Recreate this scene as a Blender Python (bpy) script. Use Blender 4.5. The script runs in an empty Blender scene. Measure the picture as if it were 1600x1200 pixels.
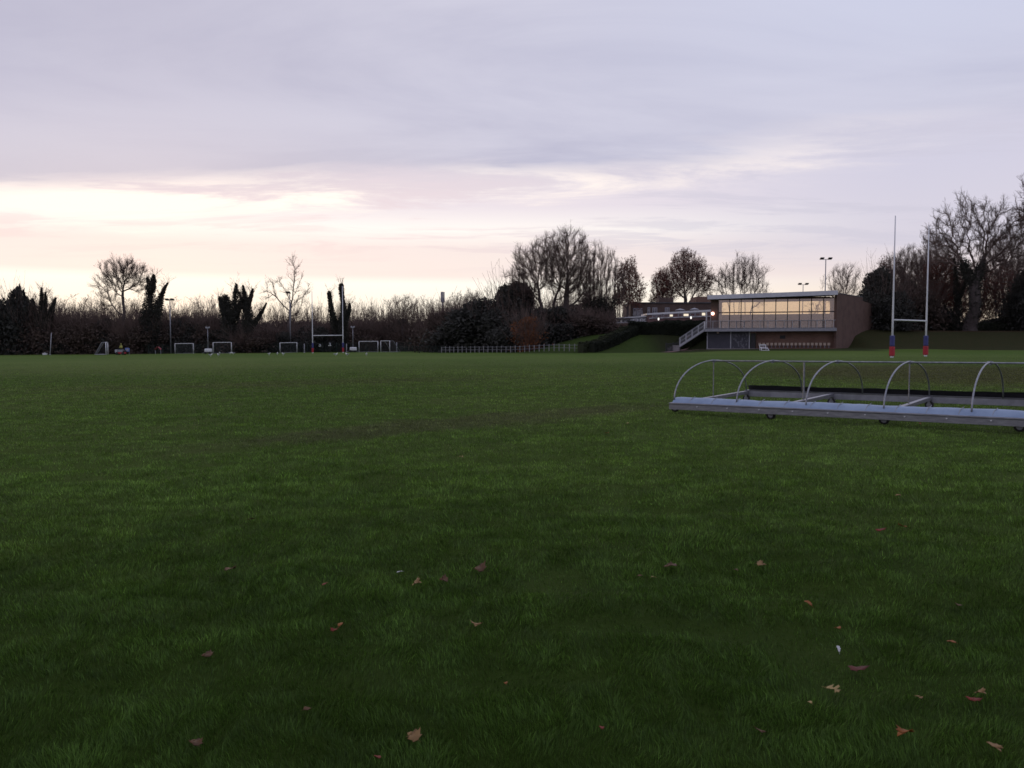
import bpy, math, random
import numpy as np
C = bpy.context
SC = C.scene
R = math.radians

# ------------------------------------------------------------------ camera
FPX = 1230.0
PITCH = math.atan(64 / FPX)
EYE = 1.43
cam_d = bpy.data.cameras.new('camera')
cam = bpy.data.objects.new('camera', cam_d)
SC.collection.objects.link(cam)
cam.location = (0, 0, EYE)
cam.rotation_euler = (math.pi / 2 - PITCH, 0, 0)
cam_d.sensor_width = 36
cam_d.lens = 36 * FPX / 1600
cam_d.clip_start = .05
cam_d.clip_end = 6000
SC.camera = cam
SC.view_settings.view_transform = 'Standard'
SC.view_settings.look = 'None'
SC.view_settings.exposure = 0
SC.view_settings.gamma = 1
cy = SC.cycles
cy.max_bounces = 8
cy.diffuse_bounces = 2
cy.glossy_bounces = 3
cy.transmission_bounces = 4
cy.transparent_max_bounces = 12
cy.filter_width = 1.6
cy.use_denoising = True
cy.sample_clamp_indirect = 6

# ------------------------------------------------------------------ node helpers
class NT:
    def __init__(s, tree): s.t = tree; s.n = tree.nodes; s.l = tree.links
    def new(s, typ, **kw):
        n = s.n.new(typ)
        for k, v in kw.items(): setattr(n, k, v)
        return n
    def put(s, sock, v):
        if hasattr(v, 'links') or isinstance(v, bpy.types.NodeSocket): s.l.new(v, sock)
        else:
            if hasattr(sock.default_value, '__len__') and not hasattr(v, '__len__'): v = [v] * len(sock.default_value)
            if hasattr(v, '__len__') and len(sock.default_value) == 4 and len(v) == 3: v = (*v, 1)
            sock.default_value = v
    def m(s, op, a, b=None, c=None):
        n = s.new('ShaderNodeMath', operation=op)
        s.put(n.inputs[0], a)
        if b is not None: s.put(n.inputs[1], b)
        if c is not None: s.put(n.inputs[2], c)
        return n.outputs[0]
    def vm(s, op, a, b=None):
        n = s.new('ShaderNodeVectorMath', operation=op)
        s.put(n.inputs[0], a)
        if b is not None: s.put(n.inputs[1], b)
        return n.outputs['Value'] if op in ('LENGTH', 'DOT_PRODUCT') else n.outputs[0]
    def ss(s, v, a, b, lo=0.0, hi=1.0):
        n = s.new('ShaderNodeMapRange', interpolation_type='SMOOTHSTEP')
        s.put(n.inputs[0], v); s.put(n.inputs[1], a); s.put(n.inputs[2], b); s.put(n.inputs[3], lo); s.put(n.inputs[4], hi)
        return n.outputs[0]
    def mix(s, f, a, b, blend='MIX'):
        n = s.new('ShaderNodeMix', data_type='RGBA', blend_type=blend)
        s.put(n.inputs[0], f); s.put(n.inputs[6], a); s.put(n.inputs[7], b)
        return n.outputs[2]
    def noise(s, vec, scale, detail=3, rough=.55, dist=0.0):
        n = s.new('ShaderNodeTexNoise')
        if vec is not None: s.put(n.inputs['Vector'], vec)
        s.put(n.inputs['Scale'], scale); s.put(n.inputs['Detail'], detail); s.put(n.inputs['Roughness'], rough); s.put(n.inputs['Distortion'], dist)
        return n.outputs[0]
    def mapping(s, vec, loc=(0, 0, 0), rot=(0, 0, 0), scale=(1, 1, 1), typ='POINT'):
        n = s.new('ShaderNodeMapping', vector_type=typ)
        s.put(n.inputs[0], vec); s.put(n.inputs[1], loc); s.put(n.inputs[2], rot); s.put(n.inputs[3], scale)
        return n.outputs[0]
    def ramp(s, v, stops):
        n = s.new('ShaderNodeValToRGB'); s.put(n.inputs[0], v)
        e = n.color_ramp.elements
        while len(e) < len(stops): e.new(.5)
        for q, (p, c) in zip(e, stops): q.position = p; q.color = (*c, 1)
        return n.outputs[0]

# ------------------------------------------------------------------ world: dusk sky with a layered cloud deck
SUN_AZ = R(-24)
SUN_EL = R(2.5)
sdir = (math.sin(SUN_AZ), math.cos(SUN_AZ))
w = bpy.data.worlds.new('World')
SC.world = w
w.use_nodes = True
W = NT(w.node_tree)
W.n.clear()
geo = W.new('ShaderNodeTexCoord').outputs['Generated']
sep = W.new('ShaderNodeSeparateXYZ'); W.put(sep.inputs[0], geo)
ex, ey, ez = sep.outputs
zc = W.m('MAXIMUM', ez, 0.0)
hl = W.m('MAXIMUM', W.m('SQRT', W.m('ADD', W.m('MULTIPLY', ex, ex), W.m('MULTIPLY', ey, ey))), .001)
sd = W.m('DIVIDE', W.m('ADD', W.m('MULTIPLY', ex, sdir[0]), W.m('MULTIPLY', ey, sdir[1])), hl)      # 1 towards the sun's side
az = W.m('ARCTAN2', ex, ey)
sunny = W.ss(sd, .80, 1.0)
wide = W.ss(sd, .2, .98)
comb = W.new('ShaderNodeCombineXYZ')
den = W.m('ADD', zc, .075)
W.put(comb.inputs[0], W.m('DIVIDE', ex, den)); W.put(comb.inputs[1], W.m('DIVIDE', ey, den)); W.put(comb.inputs[2], 0.0)
plane = comb.outputs[0]
n_big = W.noise(W.mapping(plane, rot=(0, 0, R(14)), scale=(.28, .75, 1)), 1.0, 5, .55, .4)
n_fine = W.noise(W.mapping(plane, rot=(0, 0, R(9)), scale=(.75, 1.9, 1), loc=(3, 1, 0)), 1.0, 8, .66, .45)
n_soft = W.noise(W.mapping(plane, scale=(.16, .3, 1), loc=(7, 2, 0)), 1.0, 3, .5)
# clear band under the deck: bright cream at the horizon, pink then lavender above
low_near = W.ramp(W.m('MULTIPLY', zc, 4.0), [(0, (1.0, .84, .60)), (.13, (1.06, .98, .82)), (.295, (1.08, 1.02, .92)), (.335, (.96, .835, .785)), (.47, (.94, .82, .79)), (.56, (1.03, .97, .93)), (.68, (.84, .76, .82))])
low_far = W.ramp(W.m('MULTIPLY', zc, 4.0), [(0, (.92, .72, .50)), (.20, (.98, .84, .70)), (.32, (.86, .75, .74)), (.46, (.70, .66, .75)), (.8, (.65, .63, .76))])
low = W.mix(W.ss(sd, .62, .94), low_far, low_near)
low = W.mix(W.ss(sd, .45, -.1), low, (.34, .33, .43))            # the sky opposite the sunset is dim
# the deck itself
n_mid = W.noise(W.mapping(plane, rot=(0, 0, R(20)), scale=(.5, 1.1, 1), loc=(11, 5, 0)), 1.0, 6, .58, .8)
deck = W.mix(W.ss(W.m('ADD', W.m('MULTIPLY', n_soft, .55), W.m('MULTIPLY', n_mid, .45)), .36, .64), (.43, .43, .58), (.665, .655, .775))
deck = W.mix(W.m('MULTIPLY', W.ss(ex, -.1, .55), W.ss(zc, .2, .42)), deck, (.60, .63, .80))
deck = W.mix(W.m('MULTIPLY', W.ss(sd, .86, 1.0), W.ss(zc, .30, .12)), deck, (.62, .58, .66))
deck = W.mix(W.m('MULTIPLY', W.ss(ex, .05, -.45), W.m('MULTIPLY', W.ss(zc, .18, .34), .6)), deck, (.47, .46, .59))
edge_e = W.m('ADD', W.m('ADD', W.ss(az, R(-40), R(6), .140, .196), W.ss(az, R(0), R(32), 0.0, .035)), W.m('MULTIPLY', W.m('SUBTRACT', n_big, .5), .10))
cov = W.ss(W.m('ADD', zc, W.m('MULTIPLY', W.m('SUBTRACT', n_fine, .5), .085)), W.m('SUBTRACT', edge_e, .030), W.m('ADD', edge_e, .036))
col = W.mix(cov, low, deck)
# thin bars of cloud and bright rents along the edge of the deck
rim = W.m('MULTIPLY', W.m('MULTIPLY', cov, W.m('SUBTRACT', 1.0, cov)), 4.0)
rent = W.m('MULTIPLY', rim, W.ss(n_fine, .36, .66))
col = W.mix(W.m('MULTIPLY', rent, W.m('ADD', W.m('MULTIPLY', sunny, .8), W.ss(az, R(34), R(14), 0.0, .65))), col, (1.15, 1.02, .93))
bar = W.m('MULTIPLY', W.m('MULTIPLY', W.ss(n_fine, .52, .40), W.m('SUBTRACT', 1.0, cov)), W.ss(zc, .075, .13))
col = W.mix(W.m('MULTIPLY', bar, .42), col, W.mix(sunny, (.60, .58, .69), (.84, .66, .68)))
col = W.mix(W.ss(ez, 0.0, -.05), col, (.10, .10, .08))
sky = W.new('ShaderNodeTexSky', sky_type='NISHITA')
sky.sun_disc = False
sky.sun_elevation = SUN_EL
sky.sun_rotation = SUN_AZ
sky.dust_density = 2.0
tot = W.mix(1.0, W.mix(1.0, col, (10, 10, 10), 'MULTIPLY'), W.mix(1.0, sky.outputs[0], (.05, .05, .05), 'MULTIPLY'), 'ADD')
bg = W.new('ShaderNodeBackground')
W.put(bg.inputs[0], tot)
bg.inputs[1].default_value = .1
wo = W.new('ShaderNodeOutputWorld')
W.l.new(bg.outputs[0], wo.inputs[0])
w.cycles.sampling_method = 'MANUAL'
w.cycles.sample_map_resolution = 512

# ------------------------------------------------------------------ sun: below the far tree tops, very soft
sl = bpy.data.lights.new('sun', 'SUN')
sl.energy = .5
sl.angle = R(12)
sl.color = (1, .72, .48)
so = bpy.data.objects.new('sun', sl)
SC.collection.objects.link(so)
so.rotation_euler = (math.pi / 2 - SUN_EL, 0, math.pi - SUN_AZ)

# ------------------------------------------------------------------ mesh helpers
ORG = {}

def link(o): SC.collection.objects.link(o); return o

def tag(o, label=None, cat=None, group=None, kind=None):
    if label: o['label'] = label
    if cat: o['category'] = cat
    if group: o['group'] = group
    if kind: o['kind'] = kind
    return o

def thing(name, label, cat, loc=(0, 0, 0), group=None):
    o = link(bpy.data.objects.new(name, None))
    o.location = loc
    o.empty_display_size = .3
    ORG[o.name] = np.array(loc, float)
    return tag(o, label, cat, group)

def np_mesh(name, V, faces, mat, smooth=False):
    """faces: list of integer arrays of shape (n,3) or (n,4)"""
    V = np.asarray(V, np.float32)
    me = bpy.data.meshes.new(name)
    faces = [np.asarray(f, np.int32) for f in faces if len(f)]
    nl = sum(f.size for f in faces); nf = sum(len(f) for f in faces)
    me.vertices.add(len(V)); me.vertices.foreach_set('co', V.ravel())
    me.loops.add(nl); me.loops.foreach_set('vertex_index', np.concatenate([f.ravel() for f in faces]))
    me.polygons.add(nf)
    tot = np.concatenate([np.full(len(f), f.shape[1], np.int32) for f in faces])
    st = np.concatenate([[0], np.cumsum(tot)[:-1]]).astype(np.int32)
    me.polygons.foreach_set('loop_start', st)
    me.polygons.foreach_set('loop_total', tot)
    if smooth: me.polygons.foreach_set('use_smooth', np.ones(nf, bool))
    me.update(calc_edges=True)
    me.validate()
    me.materials.append(mat)
    return me

class MB:
    def __init__(s): s.v = []; s.f = []
    def add(s, vs, fs):
        b = len(s.v); s.v += [tuple(map(float, p)) for p in vs]; s.f += [tuple(b + i for i in f) for f in fs]; return s
    def hexa(s, p):   # 8 corners: bottom ring 0-3, top ring 4-7
        return s.add(p, [(3, 2, 1, 0), (4, 5, 6, 7), (0, 1, 5, 4), (1, 2, 6, 5), (2, 3, 7, 6), (3, 0, 4, 7)])
    def box(s, c, d, a=0.0):
        ca, sa = math.cos(a), math.sin(a); p = []
        for z in (-.5, .5):
            for x, y in ((-.5, -.5), (.5, -.5), (.5, .5), (-.5, .5)):
                X, Y = x * d[0], y * d[1]
                p.append((c[0] + X * ca - Y * sa, c[1] + X * sa + Y * ca, c[2] + z * d[2]))
        return s.hexa(p)
    def tube(s, pts, r, n=8, caps=True):
        pts = [np.array(p, float) for p in pts]
        rr = r if hasattr(r, '__len__') else [r] * len(pts)
        rings = []; a = None
        for i, p in enumerate(pts):
            t = pts[min(i + 1, len(pts) - 1)] - pts[max(i - 1, 0)]; t /= np.linalg.norm(t)
            if a is None: a = np.cross(t, (0, 0, 1) if abs(t[2]) < .9 else (1, 0, 0))
            a = a - t * a.dot(t); a /= np.linalg.norm(a); b = np.cross(t, a)
            rings.append([p + rr[i] * (math.cos(k * 2 * math.pi / n) * a + math.sin(k * 2 * math.pi / n) * b) for k in range(n)])
        vs = [q for g in rings for q in g]; fs = []
        for i in range(len(pts) - 1):
            for k in range(n):
                fs.append((i * n + k, i * n + (k + 1) % n, (i + 1) * n + (k + 1) % n, (i + 1) * n + k))
        if caps: fs += [tuple(range(n))[::-1], tuple((len(pts) - 1) * n + k for k in range(n))]
        return s.add(vs, fs)
    def ball(s, c, r, u=10, v=7):
        r = r if hasattr(r, '__len__') else (r, r, r); vs = []; fs = []
        vs.append((c[0], c[1], c[2] - r[2]))
        for i in range(1, v):
            ph = -math.pi / 2 + math.pi * i / v
            for k in range(u):
                th = 2 * math.pi * k / u
                vs.append((c[0] + r[0] * math.cos(ph) * math.cos(th), c[1] + r[1] * math.cos(ph) * math.sin(th), c[2] + r[2] * math.sin(ph)))
        vs.append((c[0], c[1], c[2] + r[2])); top = len(vs) - 1
        for k in range(u):
            fs.append((0, 1 + (k + 1) % u, 1 + k)); fs.append((top, 1 + (v - 2) * u + k, 1 + (v - 2) * u + (k + 1) % u))
            for i in range(v - 2):
                fs.append((1 + i * u + k, 1 + i * u + (k + 1) % u, 1 + (i + 1) * u + (k + 1) % u, 1 + (i + 1) * u + k))
        return s.add(vs, fs)
    def prism(s, poly, ext):
        n = len(poly); e = np.array(ext, float)
        vs = [np.array(p, float) for p in poly]; vs += [p + e for p in vs]
        return s.add(vs, [tuple(range(n))[::-1], tuple(range(n, 2 * n))] + [(i, (i + 1) % n, n + (i + 1) % n, n + i) for i in range(n)])

def root_origin(p):
    while p is not None:
        if p.name in ORG: return ORG[p.name]
        p = p.parent
    return np.zeros(3)

def obj(name, mb, mat, parent=None, smooth=False, bevel=0.0):
    """link a mesh given in world coordinates; under a thing it is stored relative to the thing's base"""
    me = bpy.data.meshes.new(name)
    o3 = root_origin(parent)
    me.from_pydata([tuple(np.array(v) - o3) for v in mb.v], [], mb.f)
    me.update()
    if smooth: me.polygons.foreach_set('use_smooth', [True] * len(me.polygons))
    me.materials.append(mat)
    o = link(bpy.data.objects.new(name, me))
    if parent is not None: o.parent = parent
    if bevel:
        b = o.modifiers.new('bevel', 'BEVEL'); b.width = bevel; b.segments = 2; b.limit_method = 'ANGLE'
    return o

def solo(name, mb, mat, base, label, cat, group=None, smooth=False):
    """a thing that is one mesh, origin at its base"""
    me = bpy.data.meshes.new(name)
    me.from_pydata([tuple(np.array(v) - np.array(base)) for v in mb.v], [], mb.f)
    me.update()
    if smooth: me.polygons.foreach_set('use_smooth', [True] * len(me.polygons))
    me.materials.append(mat)
    o = link(bpy.data.objects.new(name, me)); o.location = base
    return tag(o, label, cat, group)

def mesh_obj(name, me, parent=None):
    o = link(bpy.data.objects.new(name, me))
    if parent is not None: o.parent = parent
    return o

def copy_tree(o, parent=None):
    c = o.copy(); SC.collection.objects.link(c)
    if parent is not None: c.parent = parent
    for ch in o.children: copy_tree(ch, c)
    return c

# ------------------------------------------------------------------ picture ray -> place in the world
cp, sp = math.cos(PITCH), math.sin(PITCH)

def at(px, py, y):
    X = (px - 800) / FPX; U = (600 - py) / FPX
    dy = cp + U * sp; dz = -sp + U * cp
    k = y / dy
    return np.array([X * k, y, EYE + dz * k])

def xat(px, y): return (px - 800) / FPX * y * (1.0)

# ------------------------------------------------------------------ terrain
_rng0 = np.random.default_rng(5)
_G = _rng0.random((64, 64))

def vnoise(x, y, s=1.0, o=0.0):
    x = np.asarray(x, float) / s + o + 100.5; y = np.asarray(y, float) / s + o * 1.7 + 100.5
    i = np.floor(x).astype(int); j = np.floor(y).astype(int); fx = x - i; fy = y - j
    fx = fx * fx * (3 - 2 * fx); fy = fy * fy * (3 - 2 * fy)
    g = lambda a, b: _G[a % 64, b % 64]
    return (g(i, j) * (1 - fx) + g(i + 1, j) * fx) * (1 - fy) + (g(i, j + 1) * (1 - fx) + g(i + 1, j + 1) * fx) * fy

def sstep(a, b, v):
    t = np.clip((np.asarray(v, float) - a) / (b - a), 0, 1); return t * t * (3 - 2 * t)

def gz(x, y):
    x = np.asarray(x, float); y = np.asarray(y, float)
    z = .0087 * np.clip(x, -130, 60)
    near = 1 - sstep(25, 60, np.hypot(x, y))
    z = z + near * ((vnoise(x, y, .9) - .5) * .065 + (vnoise(x, y, .35, 3) - .5) * .016 - .014 * sstep(.62, .80, vnoise(x, y * 1.8, .55, 31)) * sstep(.42, .60, vnoise(x, y, 2.1, 37))) + (vnoise(x, y, 7, 9) - .5) * .06
    foot = np.interp(x, [-2, 10, 21, 25, 43, 47, 60, 140], [107, 105, 107, 110, 110, 101, 98, 96])
    wid = np.interp(x, [0, 20, 26, 42, 48, 60], [16, 13, 8, 8, 13, 17])
    amp = 2.7 * sstep(-1, 15, x)
    z = z + amp * sstep(0, 1, (y - foot) / wid)
    z = z + .35 * sstep(20, 27, x) * sstep(88, 103, y) * (1 - sstep(50, 60, x))
    z = z + 1.2 * sstep(0, 20, x) * sstep(125, 190, y)
    return z

def g1(x, y): return float(gz(x, y))

def gpt(px, py):
    """where the ray through a picture point meets the field"""
    X = (px - 800) / FPX; U = (600 - py) / FPX
    dy = cp + U * sp; dz = -sp + U * cp
    k = EYE / -dz
    for _ in range(12): k = (g1(X * k, dy * k) - EYE) / dz
    return np.array([X * k, dy * k, EYE + dz * k])

# ------------------------------------------------------------------ materials
def new_mat(name):
    m = bpy.data.materials.new(name); m.use_nodes = True
    t = NT(m.node_tree); t.n.clear()
    return m, t

def finish(t, shader):
    o = t.new('ShaderNodeOutputMaterial'); t.l.new(shader, o.inputs[0])

def mat(name, c1, c2=None, scale=4.0, rough=.6, metal=0.0, bump=0.0, bscale=None, spec=.4, stretch=(1, 1, 1), coat=0.0):
    m, t = new_mat(name)
    p = t.new('ShaderNodeBsdfPrincipled')
    tc = t.mapping(t.new('ShaderNodeTexCoord').outputs['Object'], scale=stretch)
    if c2 is not None:
        f = t.ss(t.noise(tc, scale, 5, .6), .3, .7)
        t.put(p.inputs['Base Color'], t.mix(f, c1, c2))
    else: t.put(p.inputs['Base Color'], c1)
    t.put(p.inputs['Roughness'], rough); t.put(p.inputs['Metallic'], metal); t.put(p.inputs['Specular IOR Level'], spec)
    if bump:
        b = t.new('ShaderNodeBump'); b.inputs['Strength'].default_value = bump; b.inputs['Distance'].default_value = .02
        t.put(b.inputs['Height'], t.noise(tc, bscale or scale * 5, 4)); t.l.new(b.outputs[0], p.inputs['Normal'])
    finish(t, p.outputs[0])
    return m

def leaf_mat(name, c1, c2, rough=.7, trans=.25, scale=.6):
    m, t = new_mat(name)
    p = t.new('ShaderNodeBsdfPrincipled')
    pos = t.new('ShaderNodeNewGeometry').outputs['Position']
    rnd = t.new('ShaderNodeObjectInfo').outputs['Random']
    f = t.m('ADD', t.m('MULTIPLY', t.ss(t.noise(pos, scale, 4, .65), .3, .7), .75), t.m('MULTIPLY', rnd, .25))
    c = t.mix(f, c1, c2)
    t.put(p.inputs['Base Color'], c); t.put(p.inputs['Roughness'], rough); t.put(p.inputs['Specular IOR Level'], .15)
    tr = t.new('ShaderNodeBsdfTranslucent'); t.put(tr.inputs[0], c)
    mx = t.new('ShaderNodeMixShader'); mx.inputs[0].default_value = trans
    t.l.new(p.outputs[0], mx.inputs[1]); t.l.new(tr.outputs[0], mx.inputs[2])
    finish(t, mx.outputs[0])
    return m

def emit_mat(name, col, k):
    m, t = new_mat(name)
    e = t.new('ShaderNodeEmission'); t.put(e.inputs[0], col); e.inputs[1].default_value = k
    finish(t, e.outputs[0]); return m

def turf_colour(t):
    pos = t.new('ShaderNodeNewGeometry').outputs['Position']
    n1 = t.noise(pos, .35, 4, .6); n2 = t.noise(pos, 1.7, 5, .65); n3 = t.noise(pos, .045, 3, .5)
    c = t.mix(t.ss(n2, .3, .7), (.058, .114, .0155), (.078, .143, .021))
    c = t.mix(t.ss(n1, .42, .68), c, (.078, .140, .023))
    c = t.mix(t.m('MULTIPLY', t.ss(n3, .35, .65), .4), c, (.130, .190, .042))
    c = t.mix(1.0, c, (1.42, 1.36, 1.55), 'MULTIPLY')
    def patch(loc, rot, sc, lo, hi, ncol, k):
        q = t.vm('LENGTH', t.mapping(pos, loc, (0, 0, rot), sc, 'TEXTURE'))
        f = t.m('MULTIPLY', t.ss(t.m('ADD', q, t.m('MULTIPLY', t.m('SUBTRACT', n2, .5), .9)), hi, lo), k)
        return t.mix(f, c, ncol)
    c = patch((0, 1.5, 0), 0, (7.5, 7.0, 50), .25, 1.15, (.052, .104, .016), .85)            # near turf darkened in colour for shade between blades and lens fall-off
    c = patch((-.6, 14.7, 0), R(42), (6.2, 1.25, 50), .45, 1.15, (.125, .104, .066), .46)     # worn muddy run-up
    c = patch((19, 34, 0), R(0), (9, 13, 50), .5, 1.2, (.115, .080, .046), .55)              # worn square behind the covers
    c = patch((-8, 30, 0), R(20), (11, 3, 50), .3, 1.2, (.100, .095, .042), .35)
    sp_ = t.new('ShaderNodeSeparateXYZ'); t.put(sp_.inputs[0], pos)
    bank = t.m('MULTIPLY', t.ss(sp_.outputs[1], 96.5, 99.5), t.ss(sp_.outputs[0], 40, 47))
    c = t.mix(t.m('MULTIPLY', bank, .9), c, t.mix(t.ss(n2, .35, .65), (.036, .038, .018), (.050, .040, .022)))
    mound = t.m('MULTIPLY', t.m('MULTIPLY', t.ss(t.m('ADD', sp_.outputs[1], t.m('MULTIPLY', n2, 1.5)), 104.2, 106.2), t.ss(sp_.outputs[0], -3, 3)), t.ss(sp_.outputs[0], 34, 30))
    c = t.mix(t.m('MULTIPLY', mound, .85), c, t.mix(t.ss(n2, .35, .65), (.034, .062, .014), (.050, .078, .020)))   # rough unmown grass of the mound
    top = t.m('MULTIPLY', t.ss(sp_.outputs[1], 111, 114), t.ss(sp_.outputs[0], 44, 50))
    c = t.mix(t.m('MULTIPLY', top, .7), c, (.075, .038, .024))                                # leaf litter along the top of the bank
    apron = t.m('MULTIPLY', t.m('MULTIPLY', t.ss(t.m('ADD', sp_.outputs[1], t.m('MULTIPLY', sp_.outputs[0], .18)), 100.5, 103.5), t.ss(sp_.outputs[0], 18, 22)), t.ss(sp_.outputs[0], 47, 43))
    c = t.mix(t.m('MULTIPLY', apron, .75), c, (.030, .030, .017))                             # rough unmown strip before the pavilion, its shadow band painted in as colour
    wood = t.ss(sp_.outputs[1], 149, 153)
    c = t.mix(wood, c, (.050, .040, .034))
    return c, n2

def turf_mats():
    m, t = new_mat('turf')
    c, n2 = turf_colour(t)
    g_ = t.new('ShaderNodeSeparateXYZ'); t.put(g_.inputs[0], t.new('ShaderNodeNewGeometry').outputs['Position'])
    far = t.ss(g_.outputs[1], 24, 80)      # thatch shows between the near blades; the far ground is toned lighter
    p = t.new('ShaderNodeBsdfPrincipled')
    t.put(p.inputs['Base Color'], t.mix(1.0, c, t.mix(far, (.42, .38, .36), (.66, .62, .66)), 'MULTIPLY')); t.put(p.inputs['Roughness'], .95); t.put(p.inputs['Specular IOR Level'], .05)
    pos = t.new('ShaderNodeNewGeometry').outputs['Position']
    b = t.new('ShaderNodeBump'); b.inputs['Strength'].default_value = .7; b.inputs['Distance'].default_value = .05
    t.put(b.inputs['Height'], t.noise(pos, 5, 6, .7)); t.l.new(b.outputs[0], p.inputs['Normal'])
    finish(t, p.outputs[0])
    m2, t = new_mat('grass_blade')
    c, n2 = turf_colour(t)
    pos = t.new('ShaderNodeNewGeometry').outputs['Position']
    tn = t.new('ShaderNodeAttribute'); tn.attribute_name = 'tint'
    cc = t.new('ShaderNodeCombineXYZ')
    for k_ in range(3): t.put(cc.inputs[k_], tn.outputs['Fac'])
    c = t.mix(1.0, c, cc.outputs[0], 'MULTIPLY')
    d = t.new('ShaderNodeBsdfPrincipled'); t.put(d.inputs['Base Color'], c); t.put(d.inputs['Roughness'], .55); t.put(d.inputs['Specular IOR Level'], .2)
    tr = t.new('ShaderNodeBsdfTranslucent'); t.put(tr.inputs[0], c)
    mx = t.new('ShaderNodeMixShader'); mx.inputs[0].default_value = .3
    t.l.new(d.outputs[0], mx.inputs[1]); t.l.new(tr.outputs[0], mx.inputs[2])
    finish(t, mx.outputs[0])
    return m, m2

M_TURF, M_BLADE = turf_mats()

def brick_mat(name, a, b, mortar, sx=1.0):
    m, t = new_mat(name)
    tc = t.new('ShaderNodeTexCoord').outputs['Object']
    s_ = t.new('ShaderNodeSeparateXYZ'); t.put(s_.inputs[0], tc)
    k = t.new('ShaderNodeCombineXYZ'); t.put(k.inputs[0], t.m('ADD', s_.outputs[0], s_.outputs[1])); t.put(k.inputs[1], s_.outputs[2])
    br = t.new('ShaderNodeTexBrick'); t.put(br.inputs['Vector'], k.outputs[0])
    t.put(br.inputs['Color1'], a); t.put(br.inputs['Color2'], b); t.put(br.inputs['Mortar'], mortar)
    br.inputs['Scale'].default_value = 1; br.inputs['Brick Width'].default_value = .225; br.inputs['Row Height'].default_value = .075; br.inputs['Mortar Size'].default_value = .008
    c = t.mix(t.m('MULTIPLY', t.ss(t.noise(tc, .9, 5, .6), .4, .7), .45), br.outputs[0], tuple(x * .55 for x in a))
    p = t.new('ShaderNodeBsdfPrincipled'); t.put(p.inputs['Base Color'], c); t.put(p.inputs['Roughness'], .85)
    finish(t, p.outputs[0]); return m

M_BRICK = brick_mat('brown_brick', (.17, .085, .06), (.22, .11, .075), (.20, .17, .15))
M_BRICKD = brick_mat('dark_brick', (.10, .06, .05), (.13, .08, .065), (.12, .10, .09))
M_WHITE = mat('white_paint', (.72, .72, .74), (.60, .60, .63), 3, .45)
M_GREYW = mat('weathered_white', (.40, .40, .43), (.30, .30, .34), 2, .55)
M_FASCIA = mat('fascia_paint', (.62, .62, .68), (.50, .50, .57), 1.2, .5)
M_SOFFIT = mat('soffit_board', (.10, .09, .09), (.07, .065, .065), 2, .7)
M_ROOF = mat('roof_felt', (.11, .11, .12), (.07, .07, .075), 1, .9)
M_ALU = mat('brushed_aluminium', (.34, .335, .365), (.23, .225, .25), 6, .45, .75, stretch=(1, 1, 6))
M_ALUD = mat('dull_aluminium', (.34, .34, .38), (.25, .25, .28), 5, .55, .6)
M_STEEL = mat('galvanised_steel', (.32, .33, .36), (.20, .21, .24), 14, .45, .8)
M_LINER = mat('blue_pvc', (.235, .315, .45), (.17, .235, .36), 3, .38, bump=.25, bscale=9)
M_BLACKP = mat('black_pvc', (.034, .034, .038), (.05, .05, .054), 5, .5)
M_RUBBER = mat('black_rubber', (.018, .018, .018), (.03, .028, .025), 12, .8)
M_BLUEPAD = mat('navy_pad', (.035, .040, .16), (.05, .055, .20), 3, .5)
M_REDPAD = mat('red_pad', (.42, .02, .035), (.32, .015, .03), 3, .5)
M_BLACK = mat('black_paint', (.025, .026, .03), (.04, .04, .045), 4, .5)
M_GREEN = mat('green_wire', (.02, .04, .035), (.03, .05, .045), 3, .5)
M_POLE = mat('grey_pole', (.30, .30, .33), (.22, .22, .25), 3, .5, .3)
M_SHUT = mat('dark_shutter', (.045, .045, .06), (.06, .06, .075), 1.5, .6)
M_DOOR = mat('dark_door', (.02, .018, .022), (.03, .028, .03), 2, .5)
M_WOOD = mat('bench_wood', (.20, .10, .07), (.13, .07, .05), 3, .7, stretch=(6, 6, 1))
M_CREAM = mat('cream_plastic', (.50, .40, .31), (.42, .33, .26), 6, .5)
M_CONC = mat('concrete', (.27, .25, .25), (.19, .175, .18), 2.5, .85, bump=.2)
M_PATH = mat('brick_paving', (.19, .115, .10), (.14, .085, .075), 2.5, .9, bump=.2)
M_BARK = mat('bark', (.115, .094, .090), (.075, .062, .060), 1.5, .9, spec=.1)
M_TWIG = mat('twig_bark', (.170, .120, .104), (.120, .088, .078), .5, .9, spec=.1)
M_IVY = leaf_mat('ivy_leaf', (.040, .040, .036), (.070, .068, .056))
M_EVERG = leaf_mat('evergreen_leaf', (.042, .042, .040), (.072, .070, .060))
M_BRAMBLE = leaf_mat('undergrowth_leaf', (.062, .050, .045), (.120, .084, .067))
M_RUSSET = leaf_mat('russet_leaf', (.190, .066, .046), (.120, .052, .042))
M_ORANGE = leaf_mat('orange_leaf', (.30, .110, .045), (.18, .08, .04))
M_HEDGE = leaf_mat('hedge_leaf', (.020, .024, .018), (.034, .038, .024), scale=1.5)
M_HEDGEL = leaf_mat('clipped_hedge_leaf', (.030, .036, .020), (.050, .056, .030), scale=1.5)

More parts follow.
